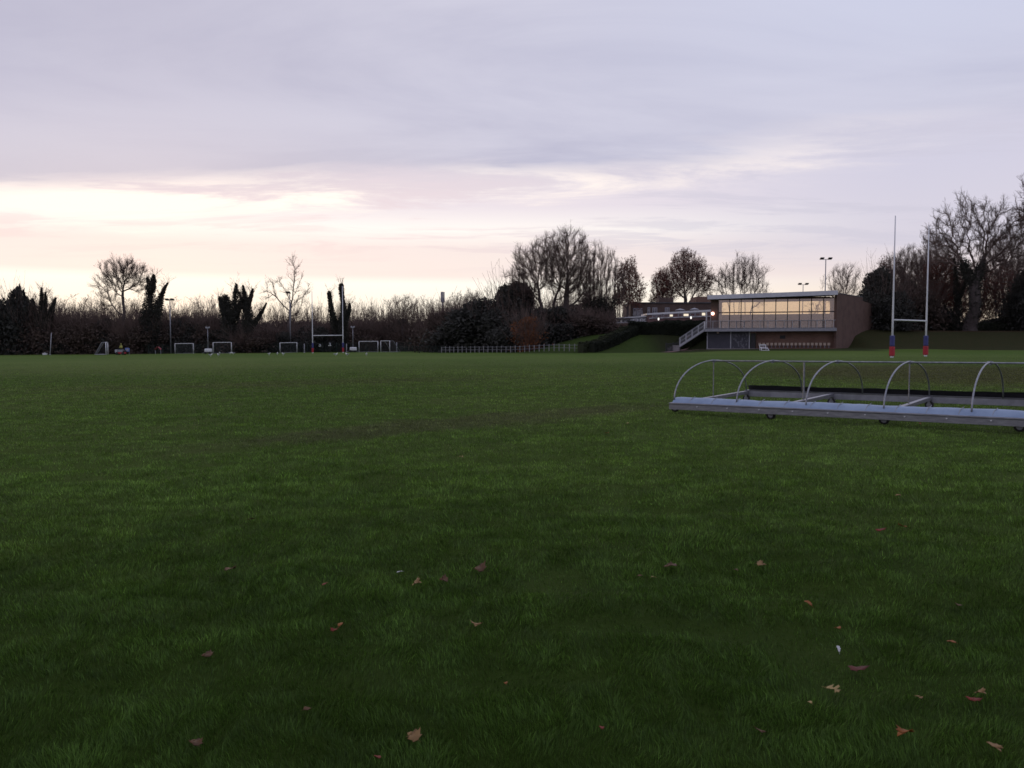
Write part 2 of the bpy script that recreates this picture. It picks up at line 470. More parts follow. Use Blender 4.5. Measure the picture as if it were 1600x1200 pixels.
# ------------------------------------------------------------------ ground
def axis(parts):
    a = [np.linspace(p, q, n, endpoint=False) for p, q, n in parts]
    return np.unique(np.round(np.concatenate(a + [[parts[-1][1]]]), 4))
gx = axis([(-2500, -200, 24), (-200, -40, 70), (-40, -12, 60), (-12, 14, 190), (14, 70, 90), (70, 200, 40), (200, 2500, 24)])
gy = axis([(-400, -10, 20), (-10, 1, 20), (1, 16, 130), (16, 40, 90), (40, 90, 50), (90, 130, 90), (130, 200, 30), (200, 3000, 26)])
X, Y = np.meshgrid(gx, gy)
Z = gz(X, Y) - .014 * (1 - sstep(25, 60, np.hypot(X, Y)))      # soil lies just under the roots of the blades
nx, ny = len(gx), len(gy)
ii = np.arange(nx * ny).reshape(ny, nx)
q = np.stack([ii[:-1, :-1], ii[:-1, 1:], ii[1:, 1:], ii[1:, :-1]], -1).reshape(-1, 4)
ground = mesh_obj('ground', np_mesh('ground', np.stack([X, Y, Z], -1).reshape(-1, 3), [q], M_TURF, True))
tag(ground, kind='structure')

# ------------------------------------------------------------------ the grass: real blades, finer and denser towards the near edge
def make_grass(N=1250000, seed=3):
    r = np.random.default_rng(seed)
    d = np.exp(r.uniform(math.log(1.7), math.log(88), N))
    x = r.uniform(-1, 1, N) * (.74 * d + 1.0)
    cl = vnoise(x, d, .16, 2) * .45 + vnoise(x, d * 1.5, .5, 5) * .35 + vnoise(x, d, .07, 8) * .2
    cl = np.clip((cl - .5) * 1.9 + .5, 0, 1)
    big = vnoise(x, d * 1.4, 1.6, 11)
    hol = sstep(.62, .80, vnoise(x, d * 1.8, .55, 31)) * sstep(.42, .60, vnoise(x, d, 2.1, 37))
    keep = r.random(N) < np.clip(.62 + .7 * cl, 0, 1) * (1 - .5 * hol) * (1 - sstep(24, 87, d))
    x, d, cl, big, hol = x[keep], d[keep], cl[keep], big[keep], hol[keep]; n = len(x)
    h = (.019 + .013 * cl ** 1.3 + .007 * big) * r.uniform(.5, 1.35, n) * (1 - .25 * hol)
    wd = np.maximum(.0026, d * .00092) * r.uniform(.7, 1.2, n)
    th = r.uniform(0, 2 * np.pi, n)
    lean = r.uniform(.1, .9, n) * h
    la = r.uniform(0, 6.28, n) * .35 + vnoise(x, d, .22, 20) * 11
    base = np.stack([x, d, gz(x, d) - .012], -1)
    wv = np.stack([np.cos(th), np.sin(th), 0 * th], -1) * wd[:, None] / 2
    lv = np.stack([np.cos(la), np.sin(la), 0 * la], -1)
    mid = base + lv * (lean * .35)[:, None]; mid[:, 2] += h * .58
    tip = base + lv * lean[:, None]; tip[:, 2] += h
    near = d < 9
    a = near
    V1 = np.stack([base[a] - wv[a], base[a] + wv[a], mid[a] + wv[a] * .75, mid[a] - wv[a] * .75, tip[a]], 1).reshape(-1, 3)
    k1 = np.arange(a.sum())[:, None] * 5
    b = ~near
    V2 = np.stack([base[b] - wv[b], base[b] + wv[b], tip[b]], 1).reshape(-1, 3)
    tint = np.exp(r.normal(0, .34, n) + (vnoise(x, d * 1.3, .24, 44) - .5) * .55 + (vnoise(x, d * 1.5, .9, 47) - .5) * .2 + (cl - .5) * .35) * (1 - .25 * (r.random(n) < .3))
    k2 = len(V1) + np.arange(b.sum())[:, None] * 3
    me = np_mesh('grass', np.concatenate([V1, V2]), [k1 + np.array([0, 1, 2, 3]), np.concatenate([k1 + np.array([3, 2, 4]), k2 + np.array([0, 1, 2])])], M_BLADE)
    at_ = me.attributes.new('tint', 'FLOAT', 'POINT')
    at_.data.foreach_set('value', np.concatenate([np.repeat(tint[a], 5), np.repeat(tint[b], 3)]).astype(np.float32))
    return me
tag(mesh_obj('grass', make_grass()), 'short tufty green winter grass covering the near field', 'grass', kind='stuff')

# ------------------------------------------------------------------ trees
def unit(v): return v / np.maximum(np.linalg.norm(v, axis=-1, keepdims=True), 1e-9)

def grow(r, P, D, L, Rr, n, gn, up, taper):
    N = len(P); pts = np.zeros((N, n + 1, 3)); pts[:, 0] = P; D = unit(D)
    for i in range(n):
        D = unit(D + r.normal(0, gn, (N, 3)) + np.array([0, 0, up]))
        pts[:, i + 1] = pts[:, i] + D * (L / n)[:, None]
    t = np.linspace(0, 1, n + 1)
    return pts, Rr[:, None] * (1 - (1 - taper) * t)[None]

def kids(r, pts, rad, L, k, t0, t1, ang, lr, rr, even=False, azj=None):
    N, n1, _ = pts.shape; n = n1 - 1
    if even: t = np.tile(np.linspace(t0, t1, k), (N, 1)) + r.normal(0, .03, (N, k))
    else: t = r.uniform(t0, t1, (N, k))
    t = np.clip(t, 0, .999)
    i = np.minimum((t * n).astype(int), n - 1); f = t * n - i
    b = np.arange(N)[:, None]
    P = pts[b, i] * (1 - f)[..., None] + pts[b, i + 1] * f[..., None]
    T = unit(pts[b, i + 1] - pts[b, i])
    Rb = rad[b, i] * (1 - f) + rad[b, i + 1] * f
    rv = unit(np.cross(T, unit(r.normal(size=T.shape))))
    a = ang * r.uniform(.65, 1.3, t.shape)
    D = T * np.cos(a)[..., None] + rv * np.sin(a)[..., None]
    Lc = (L[:, None] * lr * (1.12 - .55 * t)) * r.uniform(.65, 1.25, t.shape)
    return P.reshape(-1, 3), D.reshape(-1, 3), Lc.ravel(), np.minimum(Rb.ravel() * rr, Rb.ravel() * .9)

def tubes(sets):
    VS, QS, off = [], [], 0
    for pts, rad, s in sets:
        N, n1, _ = pts.shape
        T = np.gradient(pts, axis=1); T = unit(T)
        ref = np.where(np.abs(T[..., 2:3]) < .85, np.array([0, 0, 1.]), np.array([1., 0, 0]))
        A = unit(np.cross(T, ref)); B = np.cross(T, A)
        k = np.arange(s) * 2 * np.pi / s
        ring = pts[:, :, None] + rad[:, :, None, None] * (np.cos(k)[:, None] * A[:, :, None] + np.sin(k)[:, None] * B[:, :, None])
        VS.append(ring.reshape(-1, 3))
        idx = off + np.arange(N * n1 * s).reshape(N, n1, s)
        nx_ = np.roll(idx, -1, axis=2)
        QS.append(np.stack([idx[:, :-1], nx_[:, :-1], nx_[:, 1:], idx[:, 1:]], -1).reshape(-1, 4))
        off += N * n1 * s
    return np.concatenate(VS), np.concatenate(QS)

def leaves(r, P, size, flat=0.0):
    n = len(P)
    a = unit(r.normal(size=(n, 3)) * np.array([1, 1, 1 - flat])); b = unit(np.cross(a, unit(r.normal(size=(n, 3)))))
    s = size * r.uniform(.55, 1.25, n)[:, None]
    V = np.stack([P - a * s, P + b * s * .5, P + a * s, P - b * s * .5], 1).reshape(-1, 3)
    return V, np.arange(n * 4).reshape(n, 4)

def blob(r, n, c, rad, shell=.55):
    v = unit(r.normal(size=(n, 3))) * (r.uniform(0, 1, (n, 1)) ** shell)
    return np.array(c) + v * np.array(rad)

PROTO = {}

def proto_tree(key, seed, H, tr, th, nmain, ang, up=.06, gn=.16, k2=8, k3=7, k4=6, l1=.62, l2=.5, l3=.48, l4=.5, lead=1.0, t0=.3,
               leaf=0, leafmat=None, leafsize=.14, ivy=0, ivymat=None, ivytop=.6, ivyr=.5, tw=.013, tilt=0.0, a2=.75, stems=1, dense=1.0):
    r = np.random.default_rng(seed)
    # trunk(s)
    if stems == 1:
        P = np.zeros((1, 3)); D = np.array([[tilt, 0, 1.]])
    else:
        an = np.arange(stems) * 2 * np.pi / stems + r.uniform(0, 1, stems)
        P = np.stack([np.cos(an) * .5, np.sin(an) * .5, 0 * an], -1); D = np.stack([np.cos(an) * .22, np.sin(an) * .22, 1 + 0 * an], -1)
    L = np.full(len(P), th) * (1 if len(P) == 1 else r.uniform(.8, 1.1, len(P)))
    p0, r0 = grow(r, P, D, L, np.full(len(P), tr), 9, .045, .05, .5 if lead < 1 else .35)
    r0[:, 0] *= 1.45; r0[:, 1] *= 1.1
    rest = H - th * .75
    a = kids(r, p0, r0, np.full(len(P), rest / l1 * .8), nmain, t0, .99, ang, l1, .62, True)
    p1, r1 = grow(r, *a, 8, gn, up, .25); L1 = a[2]
    # the leader carries on from the end of the trunk
    la = (p0[:, -1], unit(p0[:, -1] - p0[:, -2]), np.full(len(P), rest), r0[:, -1])
    pl, rl = grow(r, *la, 8, gn * .7, up, .2)
    p1 = np.concatenate([p1, pl]); r1 = np.concatenate([r1, rl]); L1 = np.concatenate([L1, la[2]])
    a = kids(r, p1, r1, L1, k2, .22, 1, a2, l2, .55); p2, r2 = grow(r, *a, 6, gn, up * 1.2, .3); L2 = a[2]
    r2 = np.maximum(r2, tw * 1.4)
    a = kids(r, p2, r2, L2, k3, .2, 1, .75, l3, .5); p3, r3 = grow(r, *a, 4, gn * 1.1, up * 1.2, .4); L3 = a[2]
    r3 = np.maximum(r3, tw * 1.1)
    a = kids(r, p3, r3, L3, k4, .15, 1, .7, l4, .6); p4, r4 = grow(r, *a, 3, gn * 1.2, up, .6)
    r4 = np.clip(r4, tw * .8, tw)
    V, Q = tubes([(p0, r0, 8), (p1, r1, 6)]); trunk = np_mesh(key + '_trunk', V, [Q], M_BARK, True)
    V, Q = tubes([(p2, r2, 4), (p3, r3, 3), (p4, r4, 3)]); crown = np_mesh(key + '_crown', V, [Q], M_TWIG, True)
    parts = [('trunk', trunk), ('crown', crown)]
    ends = p4.reshape(-1, 3)
    if leaf:
        c = ends[r.integers(0, len(ends), leaf)] + r.normal(0, .12, (leaf, 3))
        V2, Q2 = leaves(r, c, leafsize); parts.append(('foliage', np_mesh(key + '_foliage', V2, [Q2], leafmat)))
    if ivy:
        allp = np.concatenate([p0.reshape(-1, 3), p1[:, :6].reshape(-1, 3)]); allp = allp[allp[:, 2] < ivytop * H]
        seg = allp[r.integers(0, len(allp), ivy)] + r.normal(0, 1, (ivy, 3)) * np.array([ivyr, ivyr, .7])
        seg[:, 2] = np.abs(seg[:, 2])
        V2, Q2 = leaves(r, seg, .2); parts.append(('ivy', np_mesh(key + '_ivy', V2, [Q2], ivymat or M_IVY)))
    top = np.percentile(ends[:, 2], 99.7); wx = np.percentile(ends[:, 0], 98.5) - np.percentile(ends[:, 0], 1.5)
    cx = (np.percentile(ends[:, 0], 98.5) + np.percentile(ends[:, 0], 1.5)) / 2
    PROTO[key] = (parts, top, wx, cx)

def sc_tree(key, seed, H, W, blobs, trunk_h, tr, n_attr=1500, step=.42, up=.12, gn=.16, kill=1.7, tw=.0135, ntw=5.5, twl=1.3, fork=1, lean=0.0, shell=.52, forks=None,
            leaf=0, leafmat=None, leafsize=.13, ivy=0, ivyr=.45, ivytop=.5, twup=.25, exp=2.35):
    """bare tree whose limbs grow out to fill a crown made of ellipsoids (x, z, rx, rz as shares of width and height)"""
    r = np.random.default_rng(seed)
    vol = np.array([b[2] * b[2] * b[3] for b in blobs]) ** .8; cnt = (n_attr * vol / vol.sum()).astype(int)
    A = np.concatenate([blob(r, c, (b[0] * W, (r.uniform(-.06, .06)) * W, b[1] * H), (b[2] * W, b[2] * W * .9, b[3] * H), shell) for b, c in zip(blobs, cnt)])
    A = A + r.normal(0, .035, A.shape) * W; dv = unit(A - A.mean(0)); A = A.mean(0) + (A - A.mean(0)) * (.84 + .32 * vnoise(dv[:, 0] * 3, dv[:, 2] * 3, 1, seed))[:, None]
    A = A[A[:, 2] > trunk_h * .75]
    nodes = []; par = []
    starts = [(0.0, 0.0)] if fork == 1 else [(r.uniform(-.5, .5) * .05 * W + (k - (fork - 1) / 2) * .07 * W, r.uniform(-.03, .03) * W) for k in range(fork)]
    if fork > 1: nodes.append(np.array([0, 0, .02])); par.append(-1)
    for sx, sy in starts:
        n0 = int(trunk_h / step) + 1; prev = 0 if fork > 1 else -1; p = np.array([sx, sy, 0.06 if fork > 1 else 0.]); d = np.array([lean + sx * .12, sy * .12, 1.])
        for k in range(n0):
            nodes.append(p.copy()); par.append(prev); prev = len(nodes) - 1
            d = d + r.normal(0, gn * .35, 3) * np.array([1, 1, 0]); d[:2] *= .9; p = p + unit(d) * step
    best = np.full(len(A), 1e9); idx = np.zeros(len(A), int); alive = np.ones(len(A), bool)
    new = list(range(len(nodes)))
    dirs = [np.array([0, 0, 1.])] * len(nodes)
    seen = set()
    for it in range(130):
        Nn = np.array([nodes[k] for k in new])
        for c0 in range(0, len(Nn), 64):
            D = np.linalg.norm(A[:, None] - Nn[None, c0:c0 + 64], axis=2); j = D.argmin(1); dm = D[np.arange(len(A)), j]
            u = dm < best; best[u] = dm[u]; idx[u] = np.array(new)[c0 + j[u]]
        alive &= best > kill * step
        if not alive.any(): break
        new = []
        act = np.where(alive)[0]
        order = np.argsort(idx[act], kind='stable'); act = act[order]
        ks, st = np.unique(idx[act], return_index=True)
        v = unit(A[act] - np.array(nodes)[idx[act]])
        sums = np.add.reduceat(v, st, axis=0)
        for k, sv in zip(ks, sums):
            d = unit(sv); d = unit(d + .35 * dirs[k] + r.normal(0, gn, 3) + np.array([0, 0, up]))
            q_ = nodes[k] + d * step; key_ = (k, round(q_[0], 1), round(q_[1], 1), round(q_[2], 1))
            if key_ in seen: continue
            seen.add(key_); nodes.append(q_); par.append(int(k)); dirs.append(d); new.append(len(nodes) - 1)
        if not new: break
    Nd = np.array(nodes); par = np.array(par); n = len(Nd)
    rad = np.zeros(n); tip = np.ones(n, bool); tip[par[par >= 0]] = False
    acc = np.where(tip, (tw * 1.15) ** exp, 0.0)
    for k in range(n - 1, -1, -1):
        if par[k] >= 0: acc[par[k]] += acc[k] + (tw * .25) ** exp
    rad = acc ** (1 / exp); rad *= 1 + (tr / rad[0] - 1) * np.clip((rad - tw * 1.5) / (rad[0] - tw * 1.5), 0, 1)
    zt = Nd[:, 2]; flare = 1 + .5 * np.exp(-zt / (tr * 1.6)); rad = rad * np.where(rad > tr * .55, flare, 1)
    e = np.where(par >= 0)[0]
    rp = np.minimum(rad[par[e]], rad[e] * 1.5)
    big = rad[e] > tr * .28
    def seg(m_, sd):
        d_ = unit(Nd[e[m_]] - Nd[par[e[m_]]]) * .06
        return (np.stack([Nd[par[e[m_]]] - d_, Nd[e[m_]]], 1), np.stack([rp[m_], rad[e[m_]]], 1), sd)
    def chain(k):
        return k
    thin = np.where(rad < tw * 4.5)[0]; thin = thin[par[thin] >= 0]
    m = int(len(thin) * ntw); pick = thin[r.integers(0, len(thin), m)]
    d_ = unit(Nd[pick] - Nd[par[pick]]); f = r.random(m)[:, None]
    P = Nd[par[pick]] * (1 - f) + Nd[pick] * f
    D = unit(d_ + r.normal(0, .40, (m, 3)) + np.array([0, 0, twup]))
    L = twl * r.uniform(.35, 1.2, m)
    p4, r4 = grow(r, P, D, L, np.full(m, tw * .85), 3, .10, .10, .5)
    kk = kids(r, p4, r4, L, 2, .25, .9, .6, .55, .8); p5, r5 = grow(r, *kk, 2, .16, .1, .7); r5 = np.maximum(r5, tw * .55)
    V, Q = tubes([seg(big, 8)]); trunk = np_mesh(key + '_trunk', V, [Q], M_BARK, True)
    V, Q = tubes([seg(~big, 4), (p4, r4, 3), (p5, r5, 3)]); crown = np_mesh(key + '_crown', V, [Q], M_TWIG, True)
    parts = [('trunk', trunk), ('crown', crown)]
    ends = p5[:, -1]
    if leaf:
        c = ends[r.integers(0, len(ends), leaf)] + r.normal(0, .1, (leaf, 3))
        V2, Q2 = leaves(r, c, leafsize); parts.append(('foliage', np_mesh(key + '_foliage', V2, [Q2], leafmat)))
    if ivy:
        cand = np.where((rad > tr * .22) & (Nd[:, 2] < ivytop * H))[0]
        c = Nd[cand[r.integers(0, len(cand), ivy)]] + r.normal(0, 1, (ivy, 3)) * np.array([ivyr, ivyr, .45]); c[:, 2] = np.abs(c[:, 2])
        V2, Q2 = leaves(r, c, .17); parts.append(('ivy', np_mesh(key + '_ivy', V2, [Q2], M_IVY)))
    top = np.percentile(ends[:, 2], 99.6); lo, hi = np.percentile(ends[:, 0], .8), np.percentile(ends[:, 0], 99.2)
    PROTO[key] = (parts, top, hi - lo, (hi + lo) / 2)

def ivy_tree(key, seed, H, limbs, n, twigs=120, size=.17):
    """trunk and limbs (x, z, radius of the ivy coat) wrapped in ragged ivy, with thin bare twigs reaching past it"""
    r = np.random.default_rng(seed); PL_, WT = [], []; tr_sets = []
    for lb in limbs:
        lb = np.array(lb, float); yy = np.cumsum(np.concatenate([[r.normal(0, .1)], r.normal(0, .15, len(lb) - 1)]))
        t = np.linspace(0, len(lb) - 1, 60); i = np.minimum(t.astype(int), len(lb) - 2); f = (t - i)[:, None]
        q_ = np.stack([lb[:, 0], yy, lb[:, 1], lb[:, 2]], -1); q_ = q_[i] * (1 - f) + q_[i + 1] * f
        q_[:, :2] += np.stack([vnoise(t, t * 0, 6, seed) - .5, vnoise(t, t * 0, 6, seed + 3) - .5], -1) * .5
        q_[:, 3] *= .65 + .8 * vnoise(t, t * 0 + seed, 4, 1)
        PL_.append(q_); tr_sets.append((q_[None, ::4, :3], np.maximum(.05, q_[None, ::4, 3] * .22), 6))
    Q_ = np.concatenate(PL_); wgt = Q_[:, 3] ** 1.1 + .05; wgt /= wgt.sum()
    c = Q_[r.choice(len(Q_), n, p=wgt)]
    v = unit(r.normal(size=(n, 3))) * (r.uniform(0, 1, (n, 1)) ** .45) * c[:, 3:4]
    P = c[:, :3] + v; P[:, 2] = np.abs(P[:, 2])
    V, Q = leaves(r, P, size); parts = []
    V2, Q2 = tubes(tr_sets); parts.append(('trunk', np_mesh(key + '_trunk', V2, [Q2], M_BARK, True)))
    parts.append(('ivy', np_mesh(key + '_ivy', V, [Q], M_IVY)))
    up_ = Q_[Q_[:, 2] > H * .5]; st = up_[r.integers(0, len(up_), twigs)]
    D = unit(np.stack([r.normal(0, .6, twigs), r.normal(0, .5, twigs), r.uniform(.3, 1.3, twigs)], -1)); L = r.uniform(.8, 2.3, twigs)
    p, q = grow(r, st[:, :3], D, L, np.full(twigs, .022), 4, .14, .12, .4); k = kids(r, p, q, L, 4, .3, 1, .6, .45, .7); p2, q2 = grow(r, *k, 3, .14, .1, .6)
    V2, Q2 = tubes([(p, q, 3), (p2, np.maximum(q2, .011), 3)]); parts.append(('crown', np_mesh(key + '_crown', V2, [Q2], M_TWIG)))
    PROTO[key] = (parts, H, 5.0, 0.0)

def place(key, name, label, cat, px, d, top, wpx=None, group=None, rot=None, sink=.1):
    parts, H, wx, cx = PROTO[key]
    x = xat(px, d); z = g1(x, d) - sink
    h = at(px, top, d)[2] - z
    sz = h / H
    sx = sz if wpx is None else (wpx / FPX * d) / wx
    t = link(bpy.data.objects.new(name, None)); tag(t, label, cat, group)
    t.location = (x - (0 if wpx is None else cx * sx), d, z); t.scale = (sx, (sx + sz) / 2 if wpx else sx, sz)
    if rot is not None: t.rotation_euler = (0, 0, rot)
    for nm, me in parts: mesh_obj(nm, me, t)
    return t

sc_tree('vase', 11, 18, 12, [(-.24, .60, .26, .24), (-.02, .74, .22, .24), (.20, .60, .20, .22), (-.36, .42, .14, .16)], 4.0, .42, 3000, fork=2, up=.06, tw=.0155, ntw=6.5)
sc_tree('vase2', 12, 18.5, 11, [(.0, .80, .20, .20), (-.12, .64, .20, .22), (.18, .66, .24, .26), (.30, .46, .18, .18)], 5.0, .48, 3000, up=.07, tw=.0155, ntw=6.5)
sc_tree('broad', 13, 15, 13, [(0, .70, .34, .28), (-.26, .58, .22, .20), (.26, .58, .22, .22)], 3.2, .52, 2900, leaf=15000, leafmat=M_RUSSET, leafsize=.12)
sc_tree('fan', 14, 14, 12, [(.10, .72, .34, .26), (-.28, .62, .20, .24), (.34, .52, .18, .18)], 1.6, .22, 2000, fork=5, up=.18, gn=.10, shell=.35)
sc_tree('open', 18, 13, 10, [(0, .68, .36, .28), (-.2, .5, .22, .2), (.22, .5, .22, .2)], 2.6, .24, 1500, up=.14, gn=.12)
sc_tree('oak', 15, 19, 17, [(.02, .80, .24, .16), (-.28, .70, .22, .15), (.30, .70, .22, .18), (-.40, .54, .14, .12), (.36, .50, .16, .10), (0, .62, .22, .16)], 6.6, .80, 1700, step=.5, up=.0, gn=.42, kill=1.9, ivy=9000, ivytop=.46, ivyr=.4, ntw=5.5, twl=1.1, tw=.021, twup=.1, exp=2.1)
sc_tree('flat', 16, 16, 10, [(.02, .84, .40, .13), (-.22, .72, .22, .12), (.26, .74, .22, .10), (-.3, .52, .14, .12)], 7.0, .30, 1500, gn=.18, tw=.019)
sc_tree('sparse', 17, 18, 10, [(.14, .82, .16, .17), (-.06, .62, .10, .16), (-.36, .60, .16, .12), (.36, .60, .12, .12), (.1, .5, .2, .16)], 5.0, .30, 420, step=.5, up=.16, gn=.15, ntw=3.5, tw=.021)
sc_tree('clump', 25, 15, 11, [(-.24, .60, .22, .34), (.02, .68, .24, .32), (.26, .58, .22, .30)], 1.2, .24, 2300, fork=6, up=.24, gn=.09, twup=.45, tw=.0155, ivy=9000, ivytop=.40, ivyr=.6)
sc_tree('russet', 26, 13, 8, [(0, .72, .34, .26), (-.15, .5, .28, .18), (.2, .54, .28, .16)], 3.5, .28, 1400, leaf=11000, leafmat=M_RUSSET, leafsize=.12)
sc_tree('scrub', 29, 9, 8, [(0, .6, .4, .38), (-.25, .4, .25, .3), (.25, .4, .25, .3)], .8, .14, 1500, fork=4, gn=.24, leaf=6000, leafmat=M_RUSSET, leafsize=.11)
proto_tree('slim', 21, 11, 0.195, 6, 7, .42, up=.16, gn=.10, k2=6, k3=5, k4=3, l1=.45, l2=.45)
proto_tree('slim2', 22, 11, 0.180, 5, 8, .5, up=.14, gn=.12, k2=6, k3=5, k4=3, l1=.45, l2=.45)
proto_tree('slim3', 23, 10, 0.150, 4, 5, .35, up=.18, gn=.09, k2=7, k3=5, k4=3, l1=.5, l2=.45, stems=3)
proto_tree('slim4', 24, 11, 0.210, 5, 8, .7, up=.10, gn=.14, k2=7, k3=5, k4=4, l1=.5)
proto_tree('ivied', 27, 13, .32, 8.5, 5, .45, up=.09, gn=.16, k2=5, k3=5, k4=4, ivy=13000, ivytop=.80, ivyr=.55)
proto_tree('ivied2', 28, 12, .30, 7.5, 7, .55, up=.12, gn=.20, k2=5, k3=5, k4=4, ivy=14000, ivytop=.85, ivyr=.6)

def proto_bush(key, seed, H, wd, m, n=9000, size=.22, twigs=260, rag=.3):
    r = np.random.default_rng(seed)
    cs = []
    for _ in range(11):
        a = r.uniform(0, 2 * np.pi); rr = r.uniform(0, .36) * wd; hh = r.uniform(.25, .72) * H * (1 - .5 * rr / wd)
        cs.append(((math.cos(a) * rr, math.sin(a) * rr, hh), (wd * r.uniform(.16, .26), wd * r.uniform(.16, .26), H * r.uniform(.16, .27))))
    per = n // len(cs)
    P = np.concatenate([blob(r, per, c, q, .4) for c, q in cs])
    low = np.stack([r.normal(0, wd * .22, n // 3), r.normal(0, wd * .22, n // 3), r.uniform(0, H * .45, n // 3)], -1)
    P = np.concatenate([P, low]); P += r.normal(0, rag * .3, P.shape); P[:, 2] = np.abs(P[:, 2])
    V, Q = leaves(r, P, size)
    a = r.uniform(0, 2 * np.pi, twigs); sp_ = r.uniform(0, .8, twigs)
    b0 = np.stack([np.cos(a) * wd * .1, np.sin(a) * wd * .1, 0 * a], -1)
    p, q = grow(r, b0, np.stack([np.cos(a) * sp_, np.sin(a) * sp_, 1 + 0 * a], -1), r.uniform(.6, 1.12, twigs) * H, np.full(twigs, .035), 6, .1, .05, .3)
    kk = kids(r, p, q, r.uniform(.6, 1.1, twigs) * H, 4, .35, 1, .5, .28, .5); p2, q2 = grow(r, *kk, 3, .12, .1, .5)
    V2, Q2 = tubes([(p, q, 3), (p2, np.maximum(q2, .01), 3)])
    PROTO[key] = ([('foliage', np_mesh(key + '_foliage', V, [Q], m)), ('stems', np_mesh(key + '_stems', V2, [Q2], M_TWIG))], float(np.percentile(V[:, 2], 99.3)), float(2 * np.percentile(np.abs(V[:, 0]), 97)), 0.0)

proto_bush('holly', 31, 7, 7.5, M_EVERG, 15000, .24, 60)
proto_bush('holly2', 32, 6, 8, M_EVERG, 14000, .24, 80)
proto_bush('bramble', 33, 6.5, 8, M_BRAMBLE, 10000, .22, 420)
proto_bush('bramble2', 34, 6, 9, M_BRAMBLE, 10000, .22, 420)
proto_bush('beech', 35, 6, 5, M_ORANGE, 2600, .15, 160)
proto_bush('yew', 36, 9, 9, M_EVERG, 20000, .22, 90)

ivy_tree('ivyfork', 51, 15, [[(0, 0, 1.8), (-.2, 5, 2.0), (-.3, 8, 1.5), (-.25, 11, 1.0), (-.5, 13.5, .55), (-.7, 14.6, .25)], [(-.1, 12, .8), (.3, 13.8, .5), (.45, 15, .22)], [(.6, 7, 1.3), (1.3, 9, .8), (1.9, 11, .45), (2.6, 12.6, .3), (3.1, 13.6, .12)]], 15000)
ivy_tree('ivyflat', 52, 13.5, [[(-.2, 0, 1.9), (-.3, 6, 1.8), (-.8, 9, 1.2), (-1.2, 10.8, .7)], [(.2, 6, 1.2), (.7, 9, .8), (.9, 11.5, .5), (1.0, 13.3, .2)], [(.8, 7, .7), (1.6, 9, .5), (2.1, 10.6, .2)], [(-1.3, 7, .6), (-2.0, 9.3, .5), (-2.2, 10.8, .2)]], 14000)
ivy_tree('ivyarm', 53, 13.3, [[(0, 0, 1.7), (-.2, 6, 1.5), (-.5, 9, 1.0), (-.8, 11.4, .55), (-1.1, 13.2, .2)], [(-.4, 9, .6), (.2, 11, .45), (.6, 12.6, .2)], [(.5, 5.5, .8), (1.6, 7, .5), (2.5, 8.3, .35), (3.3, 9.8, .12)], [(-.6, 8, .5), (-1.6, 10.4, .3), (-1.9, 12, .12)]], 14000)
ivy_tree('ivystump', 54, 11.8, [[(.6, 0, 1.5), (.2, 5, 1.1), (-.5, 8, .75), (-.95, 10.5, .5), (-1.1, 11.7, .4)], [(.8, 4, .8), (1.3, 6.5, .6), (1.5, 8, .25)]], 10000, 60)
ivy_tree('ivypole', 55, 12.8, [[(0, 0, 1.7), (.2, 5, 1.4), (.25, 8, .95), (0, 10.3, .6), (-.2, 12, .5), (-.2, 12.8, .4)], [(.4, 6, .8), (1.2, 8, .6), (1.3, 9.3, .25)]], 11000, 80)
ivy_tree('ivyspiky', 56, 12.4, [[(0, 0, 1.6), (-.1, 5, 1.5), (-.3, 8.5, .9), (-.4, 11, .4), (-.45, 12.4, .15)], [(.4, 5, 1.1), (1.4, 8, .7), (2.0, 10.5, .3)], [(-.6, 5, 1.0), (-1.5, 8, .6), (-1.9, 10.4, .25)], [(.3, 7, .6), (.6, 9.8, .4), (.7, 11.6, .15)]], 13000)
ivy_tree('ivytrunk', 57, 14, [[(0, 0, 1.0), (.1, 5, .9), (-.2, 9, .7), (-.4, 12, .35), (-.6, 14, .15)], [(0, 6, .6), (1.1, 9, .4), (1.8, 11.6, .2)]], 9000, 260, .15)
rnd = random.Random(4)
# --- far wood behind everything on the left: one unbroken mass
def far_wood():
    r = np.random.default_rng(77)
    n = 60000
    x = r.uniform(-150, 22, n); y = 166 + r.uniform(0, 14, n)
    hmax = 3.9 + 3.4 * vnoise(x, y, 7, 1) + 1.2 * vnoise(x, y, 2, 6)
    P = np.stack([x, y, gz(x, y) + hmax * r.uniform(0, 1, n) ** .7], -1)
    V, Q = leaves(r, P, .42)
    m = 3000
    x = r.uniform(-150, 25, m); y = 164 + r.uniform(0, 22, m)
    L = (8.2 + 3.2 * vnoise(x, y, 9, 4)) * r.uniform(.8, 1.12, m)
    p, q = grow(r, np.stack([x, y, gz(x, y)], -1), np.stack([r.normal(0, .06, m), r.normal(0, .06, m), np.ones(m)], -1), L, r.uniform(.03, .09, m), 6, .05, .05, .25)
    k = kids(r, p, q, L, 7, .4, 1, .45, .28, .5); p2, q2 = grow(r, *k, 3, .1, .12, .5)
    V2, Q2 = tubes([(p, q, 3), (p2, np.maximum(q2, .014), 3)])
    me = np_mesh('far_wood', np.concatenate([V, V2]), [np.concatenate([Q, Q2 + len(V)])], M_BRAMBLE)
    me.materials.append(M_TWIG)
    mi = np.zeros(len(me.polygons), np.int32); mi[len(Q):] = 1
    me.polygons.foreach_set('material_index', mi)
    return me
tag(mesh_obj('far_wood', far_wood()), 'dense brown winter wood massed behind the field edge trees', 'wood', kind='stuff')

